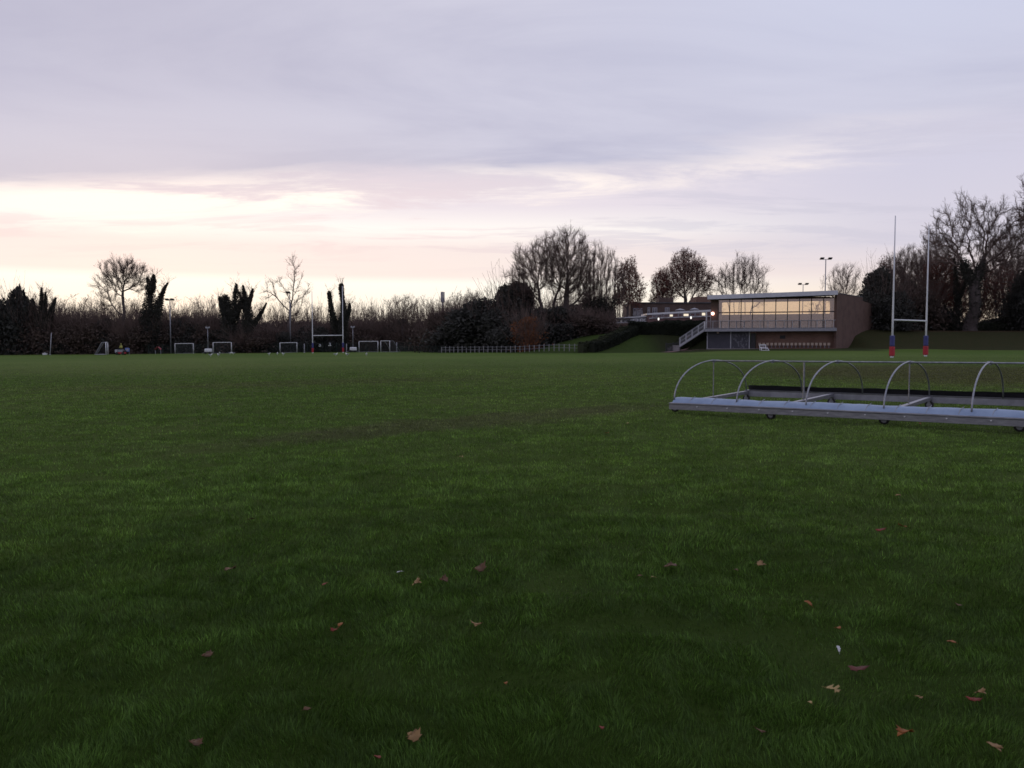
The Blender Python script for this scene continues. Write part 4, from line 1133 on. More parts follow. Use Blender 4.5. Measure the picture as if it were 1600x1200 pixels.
for k, (px, py, sc, lab) in enumerate(((515.2, 540, 1.2, 'pale gull flying low between the far rugby posts'), (499.8, 541, .9, 'dim grey gull flying low beside the left far rugby upright'))):
    p = at(px, py, 128)
    root = thing('gull', lab, 'gull', tuple(p), 'gulls flying between the far rugby posts')
    m = MB(); m.tube([p + np.array(q) * sc for q in ((-.2, 0, .02), (-.1, 0, 0), (.05, 0, 0), (.16, 0, .03), (.22, 0, .03))], [.02, .07, .085, .05, .01], 10); obj('body', m, M_GULL, root, True)
    for sy in (-1, 1):
        m = MB(); m.tube([p + np.array(q) * sc for q in ((.02, sy * .05, .02), (.05, sy * .18, .24), (-.04, sy * .26, .42))], [.07, .055, .01], 8); obj('wing', m, M_GWING, root, True)

# ------------------------------------------------------------------ fences
A = at(690, 545, 124); Bq = at(906, 545, 108); A[2] = g1(*A[:2]); Bq[2] = g1(*Bq[:2])
M_FENCE = mat('weathered_post', (.30, .29, .29), (.20, .195, .20), 1.5, .8)
root = thing('post_fence', 'low post and rail fence with pale posts running to the grass mound', 'fence', tuple(A))
n = 30
for i in range(n + 1):
    f = i / n
    P = A + (Bq - A) * f; P[2] = g1(P[0], P[1])
    m = MB(); m.hexa([P + np.array([a * .055, b * .055, z]) for z in (0, .95 + .04 * ((i * 7) % 3)) for a, b in ((-1, -1), (1, -1), (1, 1), (-1, 1))]); obj('post', m, M_FENCE, root)
for z in (.45, .85):
    m = MB(); m.tube([(A + (Bq - A) * i / 12)[:2].tolist() + [g1(*(A + (Bq - A) * i / 12)[:2]) + z] for i in range(13)], .022, 5); obj('rail', m, M_POLE, root)
def wire_fence(p0, p1, d0, d1, h, label):
    A = at(p0, 545, d0); Bq = at(p1, 545, d1)
    A[2] = g1(*A[:2]); Bq[2] = g1(*Bq[:2])
    root = thing('wire_fence', label, 'fence', tuple(A))
    L = np.linalg.norm(Bq - A); n = int(L / 2.6)
    for i in range(n + 1):
        P = A + (Bq - A) * i / n; P[2] = g1(P[0], P[1])
        m = MB(); m.tube([P, P + np.array([0, 0, h + .05])], .035, 6); obj('post', m, M_GREEN, root)
    m = MB(); k = int(L / .14)
    for i in range(k + 1):
        P = A + (Bq - A) * i / k; P[2] = g1(P[0], P[1]); m.tube([P + np.array([0, 0, .03]), P + np.array([0, 0, h])], .006, 3, False)
    for j in range(9):
        z = .06 + (h - .08) * j / 8
        m.tube([A + np.array([0, 0, z]), Bq + np.array([0, 0, z])], .007, 3, False)
    obj('mesh_panel', m, M_GREEN, root)
wire_fence(232, 640, 148, 147, 1.75, 'dark green wire mesh fence along the left field edge behind the goals')
wire_fence(622, 694, 140, 126, 1.1, 'dark low wire fence joining the post fence on its left')

# phone mast above the trees
B = at(692, 545, 190); B[2] = g1(*B[:2])
root = thing('phone_mast', 'grey mobile phone mast with antenna head poking above the bare trees', 'mast', tuple(B))
H = at(692, 456, 190)[2]
m = MB(); m.tube([B, (B[0], B[1], H - 1.5)], [.28, .2], 10); obj('column', m, M_POLE, root, True)
m = MB(); m.tube([(B[0], B[1], H - 2.6), (B[0], B[1], H)], .1, 8); hd = obj('antenna_head', m, M_POLE, root)
for a in range(3):
    th = a * 2.1 + .5; c = np.array([B[0] + math.cos(th) * .33, B[1] + math.sin(th) * .33, H - 1.25])
    m = MB(); m.box(c, (.3, .2, 2.5), th); obj('antenna_panel', m, M_ALUD, hd)

# ------------------------------------------------------------------ sports pavilion set into the bank
PL = np.array([26.7, 107.5]); PR = np.array([42.1, 102.5])
PE = PR - PL; PW = np.linalg.norm(PE); PE = PE / PW; PB = np.array([-PE[1], PE[0]])      # along the front, into the building
DZ = 3.3                                                                               # deck level
def P3(s, t, z): p = PL + PE * s + PB * t; return np.array([p[0], p[1], z])
def fb(mb, s0, s1, t0, t1, z0, z1):
    return mb.hexa([P3(s, t, z) for z in (z0, z1) for s, t in ((s0, t0), (s1, t0), (s1, t1), (s0, t1))])
def zr(s): return 7.42 + .020 * s                                                       # soffit line climbs gently to the right
pav = thing('pavilion', 'two storey brick sports pavilion with a long glazed front, balcony and pale flat roof edge', 'pavilion', tuple(P3(PW / 2, 0, .4)))
def fbp(name, m_, *dims, parent=pav, bev=0): return obj(name, fb(MB(), *dims), m_, parent, bevel=bev)
# roof slab with its pale fascia
m = MB(); m.hexa([P3(s, t, zr(s) + dz + .03 * max(t, 0)) for dz in (.0, .30) for s, t in ((.02, -1.35), (PW - .02, -1.35), (PW - .02, 9), (.02, 9))])
roof = obj('roof', m, M_ROOF, pav)
m = MB(); m.hexa([P3(s, t, zr(s) + dz) for dz in (-.14, .42) for s, t in ((-.03, -1.43), (PW + .03, -1.43), (PW + .03, -1.352), (-.03, -1.352))])
m.hexa([P3(PW + (-.016 if t < 0 else -.016), t, zr(PW) + dz) if i in (0, 3) else P3(PW + .03, t, zr(PW) + dz) for dz in (-.10, .42) for i, t in enumerate((-1.348, -1.348, .3, .3))])
m.hexa([P3(-.03 if i in (0, 3) else .016, t, zr(0) + dz) for dz in (-.10, .42) for i, t in enumerate((-1.348, -1.348, 3, 3))])
obj('fascia', m, M_FASCIA, roof)
m = MB(); m.hexa([P3(s, t, zr(s) + dz) for dz in (-.10, -.004) for s, t in ((.03, -1.34), (PW - .03, -1.34), (PW - .03, -.06), (.03, -.06))]); obj('soffit', m, M_SOFFIT, roof)
# deck and balcony
fbp('deck', M_CONC, -.35, PW - .02, -1.32, 8.9, DZ - .28, DZ)
m = MB()
fb(m, -.36, PW - .02, -1.355, -1.322, DZ - .32, DZ + .06)
obj('deck_edge', m, M_ALUD, pav)
rl = MB(); rl.tube([P3(-.3, -1.25, DZ + 1.08), P3(PW - .15, -1.25, DZ + 1.08)], .03, 6); rl.tube([P3(-.3, -1.25, DZ + .14), P3(PW - .15, -1.25, DZ + .14)], .018, 6)
rail = obj('railing', rl, M_GREYW, pav)
for i in range(17):
    s = -.28 + (PW - .2 + .1) * i / 16
    m = MB(); m.tube([P3(s, -1.25, DZ), P3(s, -1.25, DZ + 1.10)], .036, 6); obj('post', m, M_GREYW, rail)
m = MB()
for i in range(118):
    s = -.28 + (PW - .1) * i / 117; m.tube([P3(s, -1.25, DZ + .14), P3(s, -1.25, DZ + 1.08)], .010, 4, False)
obj('balusters', m, M_GREYW, rail)
# upper storey
G0, G1 = 1.35, PW - .10
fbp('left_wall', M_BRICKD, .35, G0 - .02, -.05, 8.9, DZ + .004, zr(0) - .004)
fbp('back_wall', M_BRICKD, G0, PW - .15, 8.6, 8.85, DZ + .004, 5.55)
back = fbp('back_lintel', M_BRICKD, G0, PW - .15, 8.6, 8.85, 7.52, zr(PW) + .2)
M_ROOM = mat('warm_plaster', (.34, .19, .12), (.24, .13, .08), 1, .8)
M_FLOOR = mat('floor_board', (.20, .12, .08), (.16, .10, .06), 2, .5)
fbp('room_floor', M_FLOOR, G0, PW - .15, .02, 8.58, DZ + .004, DZ + .03)
fbp('ceiling', M_ROOM, G0, PW - .15, .05, 8.58, zr(0) - .10, zr(0) - .03)
fbp('room_wall', M_ROOM, G0, PW - .15, 8.45, 8.58, DZ + .03, 5.5)
fbp('room_side_wall', M_ROOM, PW - .22, PW - .16, .05, 8.44, DZ + .03, zr(0) - .11)
M_FILL = emit_mat('warm_fill', (1, .56, .30), 3.2)
for i in range(5):                                              # glowing strips added out of sight behind the transom to warm the room
    s = G0 + .5 + i * 2.95
    m = MB(); fb(m, s, s + 1.9, .07, .11, 5.49, 5.55); obj('fill_strip', m, M_FILL, pav)
def glass_mat():
    m, t = new_mat('tinted_glass')
    tr = t.new('ShaderNodeBsdfTransparent'); t.put(tr.inputs[0], (.93, .83, .70))
    gl = t.new('ShaderNodeBsdfGlossy'); t.put(gl.inputs[0], (1, .90, .78)); gl.inputs['Roughness'].default_value = .03
    fr = t.new('ShaderNodeFresnel'); fr.inputs[0].default_value = 1.6
    mx = t.new('ShaderNodeMixShader'); t.put(mx.inputs[0], t.m('ADD', t.m('MULTIPLY', fr.outputs[0], .8), .22))
    t.l.new(tr.outputs[0], mx.inputs[1]); t.l.new(gl.outputs[0], mx.inputs[2]); finish(t, mx.outputs[0]); return m
M_GLASS = glass_mat()
M_FRAME = mat('dark_window_frame', (.055, .045, .045), (.04, .035, .035), 2, .5)
ZB, ZM, ZT = DZ + .05, 5.52, zr(0) - .12
nb = 10; bw = (G1 - G0) / nb
for i in range(nb):
    s0 = G0 + i * bw; s1 = s0 + bw
    for z0, z1, nm in ((ZB, ZM, 'lower'), (ZM, ZT, 'upper')):
        m = MB(); k = .055
        fb(m, s0 + .002, s0 + k, -.04, .04, z0, z1); fb(m, s1 - k, s1 - .002, -.04, .04, z0, z1)
        fb(m, s0 + k, s1 - k, -.04, .04, z0 + .002, z0 + .08); fb(m, s0 + k, s1 - k, -.04, .04, z1 - .07, z1 - .002)
        fr = obj('window', m, M_FRAME, pav)
        m = MB(); fb(m, s0 + k, s1 - k, -.006, .006, z0 + .08, z1 - .07); obj('pane', m, M_GLASS, fr)
# furniture seen through the lower panes
M_TABLE = mat('dark_furniture', (.05, .035, .03), (.07, .05, .04), 3, .6)
r_ = random.Random(9)
for i in range(12):
    s = G0 + .8 + i * 1.13; t = r_.uniform(.9, 2.4); ctr = P3(s, t, DZ + .03)
    rt = thing('lounge_chair' if i % 3 else 'lounge_table', 'dark lounge ' + ('chair' if i % 3 else 'table') + ' behind the lower panes of the pavilion front', 'chair' if i % 3 else 'table', tuple(ctr), 'dark furniture inside the pavilion')
    if i % 3:
        m = MB(); m.box(ctr + np.array([0, 0, .45]), (.46, .46, .07), .3); obj('seat', m, M_TABLE, rt)
        m = MB(); m.box(ctr + np.array([-.06, .2, .78]), (.46, .06, .60), .3); obj('backrest', m, M_TABLE, rt)
        for a, b in ((-.18, -.18), (.18, -.18), (.18, .18), (-.18, .18)):
            m = MB(); m.tube([ctr + np.array([a, b, 0]), ctr + np.array([a, b, .42])], .022, 5); obj('leg', m, M_TABLE, rt)
    else:
        m = MB(); m.tube([ctr + np.array([0, 0, .72]), ctr + np.array([0, 0, .77])], .48, 16); obj('table_top', m, M_TABLE, rt)
        m = MB(); m.tube([ctr, ctr + np.array([0, 0, .03]), ctr + np.array([0, 0, .06]), ctr + np.array([0, 0, .72])], [.26, .24, .05, .04], 10); obj('pedestal', m, M_TABLE, rt)
# ground storey
fbp('lower_wall', M_BRICK, 6.25, PW - .02, .35, .65, -.3, DZ - .285)
fbp('plinth', M_CONC, -.1, PW - .1, -1.0, .34, -.5, g1(*P3(PW * .3, -.6, 0)[:2]) + .10)
pz0 = g1(*P3(2, -.6, 0)[:2])
fbp('shutter', M_SHUT, .02, 2.95, -.35, -.28, pz0 - .2, DZ - .285)
sh2 = fbp('shutter', M_SHUT, 3.10, 5.35, -.35, -.28, pz0 - .2, DZ - .285); sh2['label'] = 'dark board covered with pale smudged lettering'
for s in (-.04, 3.025, 5.43):
    m = MB(); fb(m, s - .065, s + .065, -.42, -.26, pz0 - .3, DZ - .33); obj('post', m, M_GREYW, pav)
m = MB()
r2 = random.Random(3)
for i in range(46):                                             # pale smudged marks on the dark board
    s = 3.25 + r2.random() * 1.95; z = pz0 + .25 + r2.random() * 1.9; a = r2.uniform(-1, 1)
    p = P3(s, -.354, z); dx = r2.uniform(.04, .10); dz = r2.uniform(.05, .2)
    m.hexa([P3(s + u * dx + v * a * .06, t, z + v * dz) for t in (-.356, -.3505) for u, v in ((-1, -1), (1, -1), (.7, 1), (-.7, 1))])
M_CHALK = mat('chalk_marks', (.17, .17, .19), (.12, .12, .14), 5, .9)
obj('chalk_marks', m, M_CHALK, sh2)
fbp('door', M_DOOR, 5.60, 6.2, -.20, -.14, pz0 - .1, pz0 + 2.15)
fbp('door_head', M_BRICK, 5.50, 6.24, -.24, .2, pz0 + 2.16, DZ - .287)
fbp('vent', M_DOOR, 9.3, 10.0, .31, .348, 2.0, 2.45)
m = MB(); m.ball(P3(1.35, -.75, DZ - .47), (.16, .16, .13)); obj('bulkhead_lamp', m, M_CREAM, pav, True)
bz = pz0 + .52
fbp('bench_ledge', M_WOOD, 6.4, PW - .25, -.35, .33, bz - .62, bz - .30)
for i in range(18):
    s = 6.75 + i * .507; c = P3(s, .12, bz)
    rt = thing('spectator_seat', 'small cream seat in the row fixed along the brick wall under the balcony', 'seat', tuple(P3(s, .05, bz - .298)), 'cream seats along the pavilion wall')
    m = MB(); fb(m, s - .17, s + .17, -.22, .18, bz + .0, bz + .05); obj('seat', m, M_CREAM, rt, bevel=.015)
    m = MB(); m.hexa([P3(s + a * .17, .19 + .06 * z + b * .02, bz + .06 + z * .30) for z in (0, 1) for a, b in ((-1, -1), (1, -1), (1, 1), (-1, 1))]); obj('backrest', m, M_CREAM, rt, bevel=.015)
    m = MB(); fb(m, s - .04, s + .04, -.05, .1, bz - .295, bz - .003); obj('bracket', m, M_ALUD, rt)
# brick flank running back into the bank
W0 = P3(PW + .01, -.35, 0)[:2]; W1 = np.array([48.9, 110.2]); W2 = np.array([56.0, 117.0])
def slabwall(a, b, za, zb, th=.3):
    e = (b - a) / np.linalg.norm(b - a); nrm = np.array([-e[1], e[0]]) * th
    m = MB(); q = [a, b, b + nrm, a + nrm]
    m.hexa([np.array([*p, z]) for k, zz in enumerate(((-1, -1, -1, -1), (za, zb, zb, za))) for p, z in zip(q, zz)]); return m
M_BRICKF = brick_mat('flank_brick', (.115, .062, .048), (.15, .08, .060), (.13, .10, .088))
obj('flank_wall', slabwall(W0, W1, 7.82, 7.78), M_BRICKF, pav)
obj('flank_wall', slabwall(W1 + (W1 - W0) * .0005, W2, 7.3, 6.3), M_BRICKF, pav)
m = MB(); e_ = (W1 - W0) / np.linalg.norm(W1 - W0); nn = np.array([-e_[1], e_[0]])
q = [W0 - nn * .03, W1 - nn * .03, W1 + nn * .33, W0 + nn * .33]
m.hexa([np.array([*p, z]) for zz in ((7.825, 7.785, 7.785, 7.825), (7.92, 7.88, 7.88, 7.92)) for p, z in zip(q, zz)]); obj('coping', m, M_ROOF, pav)

# outside stair to the balcony, going down to the left along the front
st = thing('outside_stair', 'grey railed stair climbing from the grass to the left end of the pavilion balcony', 'stair', tuple(P3(-3.6, -.9, pz0)))
ns = 15; s_top, s_bot = -.40, -3.65; z_bot = pz0 + .55
def sz(f): return DZ + (z_bot - DZ) * f
m = MB()
for i in range(ns):
    f0, f1 = i / ns, (i + 1) / ns
    fb(m, s_top + (s_bot - s_top) * f1, s_top + (s_bot - s_top) * f0, -1.2, -.25, sz(f1) - .05, sz(f1))
obj('treads', m, M_CONC, st)
for t in (-1.27, -.2):
    m = MB()
    m.hexa([P3(s, tt, z) for dz in (-.26, .06) for s, tt, z in ((s_bot, t - .03, z_bot + dz), (s_top, t - .03, DZ + dz), (s_top, t + .03, DZ + dz), (s_bot, t + .03, z_bot + dz))])
    obj('stringer', m, M_GREYW, st)
    m = MB(); m.tube([P3(s_top, t, DZ + 1.05), P3(s_bot, t, z_bot + 1.0)], .03, 6); m.tube([P3(s_top, t, DZ + .55), P3(s_bot, t, z_bot + .5)], .018, 6)
    hr = obj('handrail', m, M_GREYW, st)
    for k in range(5):
        f = k / 4; s = s_top + (s_bot - s_top) * f
        m = MB(); m.tube([P3(s, t, sz(f)), P3(s, t, sz(f) + 1.04)], .05, 6); obj('baluster', m, M_WHITE if k == 0 else M_GREYW, hr)
    m = MB()
    for k in range(26):
        f = k / 25; s = s_top + (s_bot - s_top) * f; m.tube([P3(s, t, sz(f) + .06), P3(s, t, sz(f) + 1.0)], .010, 4, False)
    obj('bars', m, M_GREYW, hr)
m = MB(); m.hexa([P3(s, t, z) for z in (pz0 - .4, z_bot - .01) for s, t in ((s_bot - 1.0, -1.25), (s_bot - .02, -1.25), (s_bot - .02, -.22), (s_bot - 1.0, -.22))]); obj('landing', m, M_CONC, st)
for i in range(2):
    m = MB(); fb(m, s_bot - 1.02 - .3 * (i + 1), s_bot - 1.02 - .3 * i, -1.22, -.25, pz0 - .4, z_bot - .18 * (i + 1)); obj('lower_step', m, M_CONC, st)
# brown slab path at the stair foot and the brick ramp beside it
def strip(name, pts, wid, m_, lift=.03):
    m = MB(); vs = []
    pts = [np.array(p, float) for p in pts]; pp = []
    for a, b in zip(pts[:-1], pts[1:]):
        for k in range(8): pp.append(a + (b - a) * k / 8)
    pp.append(pts[-1])
    for i, p in enumerate(pp):
        t = pp[min(i + 1, len(pp) - 1)] - pp[max(i - 1, 0)]; t /= np.linalg.norm(t); nr = np.array([-t[1], t[0]])
        for k in (-1, 0, 1):
            q = p + nr * wid / 2 * k; vs.append((q[0], q[1], max(g1(*q), g1(*p)) + lift))
    m.add(vs, [(i * 3 + j, i * 3 + j + 1, (i + 1) * 3 + j + 1, (i + 1) * 3 + j) for i in range(len(pp) - 1) for j in (0, 1)])
    return tag(obj(name, m, m_), kind='structure')
strip('path', [P3(-3.2, -2.6, 0)[:2], P3(-1, -1.9, 0)[:2], P3(3, -1.6, 0)[:2], P3(9, -1.5, 0)[:2], P3(PW - .2, -1.3, 0)[:2]], 1.1, M_PATH)
strip('path', [(20.2, 103.6), (21.6, 106), (23.2, 109.2), (25.6, 114), (28, 119)], 1.5, M_PATH, .05)
# black railings by the ramp
root = thing('black_railing', 'short black railing with bars beside the brick ramp left of the stair', 'railing', (21.3, 107.2, g1(21.3, 107.2)))
m = MB(); a_, b_ = np.array([20.9, 107.0]), np.array([23.2, 108.6])
for i in range(28):
    p = a_ + (b_ - a_) * i / 27; z = g1(*p); m.tube([(p[0], p[1], z), (p[0], p[1], z + 1.15)], .022, 4)
obj('bars', m, M_BLACK, root)
m = MB()
for h in (.12, 1.12): m.tube([(*(a_), g1(*a_) + h), (*(b_), g1(*b_) + h)], .035, 6)
obj('rail', m, M_BLACK, root)
for p in (a_, b_, (a_ + b_) / 2):
    m = MB(); m.tube([(p[0], p[1], g1(*p)), (p[0], p[1], g1(*p) + 1.3)], .05, 6); obj('post', m, M_BLACK, root)
m = MB(); m.hexa([np.array([a_[0] - .2 + x * 2.2, 107.3 + x * 1.35 + y * .25, g1(21, 107) - .2 + z * 1.05 + .35 * x]) for z in (0, 1) for x, y in ((0, 0), (1, 0), (1, 1), (0, 1))])
# white wooden lounger on the grass in front
B = at(1193, 547, 97); B[2] = g1(*B[:2])
root = thing('white_chair', 'low white slatted chair standing on the grass in front of the pavilion', 'chair', tuple(B))
q = lambda x, y, z: B + np.array([x, y, z]) * .68
for sx in (-.55, .55):
    m = MB(); m.hexa([q(sx + a * .05, y + b * .05, z) for z, yo in ((0, 0), (1.05, .25)) for a, b, y in ((-1, -1, .3 + yo), (1, -1, .3 + yo), (1, 1, .3 + yo), (-1, 1, .3 + yo))]); obj('back_post', m, M_WHITE, root)
    m = MB(); m.hexa([q(sx * (1.0 if z else 1.25) + a * .05, -.55 + b * .05 - (0 if z else .35), z) for z in (0, .45) for a, b in ((-1, -1), (1, -1), (1, 1), (-1, 1))]); obj('front_leg', m, M_WHITE, root)
    m = MB(); m.hexa([q(sx + a * .05, y, .45 + z) for z in (0, .09) for a, y in ((-1, -.6), (1, -.6), (1, .45), (-1, .45))]); obj('arm', m, M_WHITE, root)
m = MB(); m.box(q(0, .56, 1.02), (.82, .05, .11)); obj('back_rail', m, M_WHITE, root)
m = MB(); m.box(q(0, -.1, .40), (.72, .61, .05)); obj('seat', m, M_WHITE, root)
m = MB(); m.box(q(0, .43, .60), (.72, .05, .08)); obj('back_rail', m, M_WHITE, root)
m = MB(); m.box(q(0, -.92, .06), (1.02, .07, .07)); obj('foot_bar', m, M_WHITE, root)

# ------------------------------------------------------------------ brick clubhouse on the rise behind
def X(px, d): return xat(px, d)
def Zp(py, d): return float(at(1000, py, d)[2])
D1 = 134.0
gzc = 3.4
club = thing('clubhouse', 'flat roofed dark brick clubhouse with white windows standing behind the hedge on the rise', 'clubhouse', (X(1045, D1), D1, gzc))
def cb_(name, m_, x0, x1, y0, y1, z0, z1, parent=club, bev=0):
    m = MB(); m.box(((x0 + x1) / 2, (y0 + y1) / 2, (z0 + z1) / 2), (x1 - x0, y1 - y0, z1 - z0)); return obj(name, m, m_, parent, bevel=bev)
cb_('wall', M_BRICKD, X(984.5, D1), X(1122, D1), D1, D1 + 9, gzc - 2, Zp(474, D1))
rf = cb_('roof', M_ROOF, X(983.5, D1), X(1123, D1), D1 - .2, D1 + 9.2, Zp(474, D1) + .003, Zp(472.3, D1))
cb_('chimney_block', M_BRICKD, X(1032, D1), X(1055, D1), D1 + 2, D1 + 5, Zp(472.3, D1) + .003, Zp(465, D1 + 2), rf)
cb_('tower_block', M_BRICK, X(1090, D1), X(1124, D1), D1 + 1.5, D1 + 6, Zp(472.3, D1) + .003, Zp(463.5, D1 + 1.5), rf)
cb_('flue', M_BRICKD, X(1031, D1), X(1035, D1), D1 + 2.2, D1 + 3, Zp(465, D1 + 2) + .003, Zp(462.5, D1 + 2), rf)
def glazed(x0, x1, z0, z1, y, parent, frame_m, pane_m, mull=1, k=.09):
    m = MB()
    m.box(((x0 + x1) / 2, y - .03, z0 + k / 2), (x1 - x0, .1, k)); m.box(((x0 + x1) / 2, y - .03, z1 - k / 2), (x1 - x0, .1, k))
    for i in range(mull + 2):
        x = x0 + k / 2 + (x1 - x0 - k) * i / (mull + 1); m.box((x, y - .03, (z0 + z1) / 2), (k, .1, z1 - z0 - 2 * k - .002))
    f = obj('window', m, frame_m, parent)
    m = MB(); m.box(((x0 + x1) / 2, y - .012, (z0 + z1) / 2), (x1 - x0 - 2 * k, .02, z1 - z0 - 2 * k)); obj('pane', m, pane_m, f)
    return f
def dark_glass():
    m, t = new_mat('net_curtain_glass')
    p = t.new('ShaderNodeBsdfPrincipled'); o_ = t.new('ShaderNodeTexCoord').outputs['Object']
    t.put(p.inputs['Base Color'], t.mix(t.ss(t.noise(o_, 1.3, 3), .4, .65), (.10, .09, .10), (.30, .27, .28))); p.inputs['Roughness'].default_value = .06; t.put(p.inputs['Specular IOR Level'], .9)
    finish(t, p.outputs[0]); return m
M_CURT = dark_glass()
M_BLK = mat('dark_window_glass', (.02, .022, .026), None, 1, .08, spec=.8)
M_LIT = emit_mat('lit_window', (1, .86, .66), 1.05)
M_GLOW = emit_mat('lamp_glow', (1, .93, .86), 1.6)
M_PINK = emit_mat('pink_lamp', (1, .52, .40), 6.0)
M_PINKW = mat('inner_wall', (.20, .12, .115), (.15, .09, .088), 1, .8)
for x0, x1, y0, y1, mu in ((988.5, 1003, 481.5, 493.5, 1), (1011, 1015, 480, 494, 0), (1018.5, 1026, 480.5, 489, 1), (1038, 1045, 480.5, 488, 1)):
    glazed(X(x0, D1), X(x1, D1), Zp(y1, D1), Zp(y0, D1), D1, club, M_GREYW, M_CURT, mu)
# white annex with long window band, stepping up to the right towards the pavilion
D2 = 125.0
anx = thing('annex', 'long low white annex with lit window band in front of the brick clubhouse', 'annex', (X(1036, D2), D2, gzc))
def slant(name, m_, px0, px1, d0, d1, yt0, yt1, yb0, yb1, dep, parent=anx):
    m = MB(); q = []
    for ys in ((yb0, yb1), (yt0, yt1)):
        for px_, d_, k in ((px0, d0, 0), (px1, d1, 1), (px1, d1, 1), (px0, d0, 0)):
            q.append([X(px_, d_), d_, Zp(ys[k], d_)])
    for i in (2, 3, 6, 7): q[i][1] += dep
    m.hexa(q); return obj(name, m, m_, parent)
# lower left wing
slant('wall', M_BRICK, 956, 1060, 127, 122, 505.5, 502, 524, 524, 5)
slant('fascia', M_WHITE, 955, 1062, 126.9, 121.9, 496.5, 490.5, 498.3, 492.6, 5.4)
for i in range(4):
    x0 = 957 + i * 6.6; d_ = 126.8
    glazed(X(x0, d_), X(x0 + 6.4, d_), Zp(505, d_), Zp(498.5, d_), d_, anx, M_WHITE, M_BLK, 0, .14)
slant('window_wall', M_GREYW, 984, 1010, 125.7, 124.6, 498.0, 496.5, 504, 503, 4)
for x0, x1, mm in ((987, 994.5, M_CURT), (998, 1003, M_CURT), (1004, 1009, M_CURT)): glazed(X(x0, 125.4), X(x1, 125.4), Zp(502.5, 125.4), Zp(498.4, 125.4), 124.4, anx, M_WHITE, mm, 0)
# upper right wing with fascia, window band and roof parasols
slant('wall', M_PINKW, 1012, 1116, 123.0, 119.0, 490.5, 487, 515, 515, 5)
slant('fascia', M_WHITE, 1010, 1118, 122.9, 118.9, 489.6, 483.3, 492.2, 486.3, 5.5)
slant('sill_band', M_WHITE, 1014, 1113, 122.8, 118.9, 496.6, 493.3, 497.9, 494.7, .3)
for x0, x1, lit in ((1018, 1024, 0), (1025, 1034, 0), (1036, 1043.5, 0), (1045, 1051, 1), (1058.5, 1065.5, 0), (1066.5, 1075.5, 1), (1077, 1084.5, 0), (1085.5, 1093, 0), (1095, 1101.5, 1)):
    f = (x0 - 1010) / 108; d_ = 122.9 - 4 * f - .25
    yt = 492.5 - 6 * f; yb = 496.3 - 3.4 * f
    w_ = glazed(X(x0, d_), X(x1, d_), Zp(yb, d_), Zp(yt + .3, d_), d_, anx, M_GREYW, M_LIT if lit else M_PINKW, 0, .07)
    if lit: w_['label'] = 'brightly lit window'
slant('post', M_WHITE, 1102.5, 1104, 118.6, 118.55, 486, 486, 513, 513, .25)
slant('post', M_WHITE, 1109.5, 1110.7, 118.4, 118.35, 486, 486, 513, 513, .25)
slant('porch_wall', M_PINKW, 1104.3, 1122, 119.4, 118.8, 484, 484, 515, 515, .3)
m = MB(); c = P3(.62, -.24, Zp(490, 107.2)); m.ball(c, (.21, .18, .21), 12, 8); obj('porch_lamp', m, M_PINK, pav, True)
for k, (px_, py_, d_) in enumerate(((1028.3, 498.5, 119.5), (1078.8, 496.3, 117.5))):
    x = X(px_, d_); z = Zp(py_, d_); gb_ = g1(x, d_)
    rt = thing('lantern', 'left glowing lantern above the clipped hedge before the annex' if k == 0 else 'right glowing lantern above the clipped hedge before the annex', 'lantern', (x, d_, gb_), 'lanterns in front of the annex')
    m = MB(); m.tube([(x, d_, gb_), (x, d_, z - .26)], .05, 6); obj('post', m, M_BLACK, rt)
    m = MB(); m.ball((x, d_, z), (.12, .12, .2), 10, 7); obj('globe', m, M_GLOW, rt, True)
    m = MB(); m.tube([(x, d_, z + .27), (x, d_, z + .38)], [.2, .02], 8); obj('cap', m, M_BLACK, rt)
for k, (pxa, pxb, py_) in enumerate(((1056, 1072, 481.5), (1079, 1094, 480.5))):
    d_ = 121.5; x = X((pxa + pxb) / 2, d_); z = Zp(py_, d_); hw = (X(pxb, d_) - X(pxa, d_)) / 2
    zb_ = Zp(489, d_)
    rt = thing('parasol', ('left' if k == 0 else 'right') + ' of two pale parasols opened on the annex roof terrace', 'parasol', (x, d_ + 1, zb_), 'parasols on the roof terrace')
    m = MB(); nn_ = 8; vs = [(x, d_ + 1, z)] + [(x + hw * math.cos(a * math.pi / 4), d_ + 1 + hw * math.sin(a * math.pi / 4), z - .24) for a in range(nn_)] + [(x + hw * math.cos(a * math.pi / 4), d_ + 1 + hw * math.sin(a * math.pi / 4), z - .30) for a in range(nn_)]
    m.add(vs, [(0, 1 + a, 1 + (a + 1) % nn_) for a in range(nn_)] + [(1 + a, 9 + a, 9 + (a + 1) % nn_, 1 + (a + 1) % nn_) for a in range(nn_)]); obj('canopy', m, M_POLE, rt)
    m = MB(); m.tube([(x, d_ + 1, zb_), (x, d_ + 1, z)], .03, 6); obj('pole', m, M_POLE, rt)

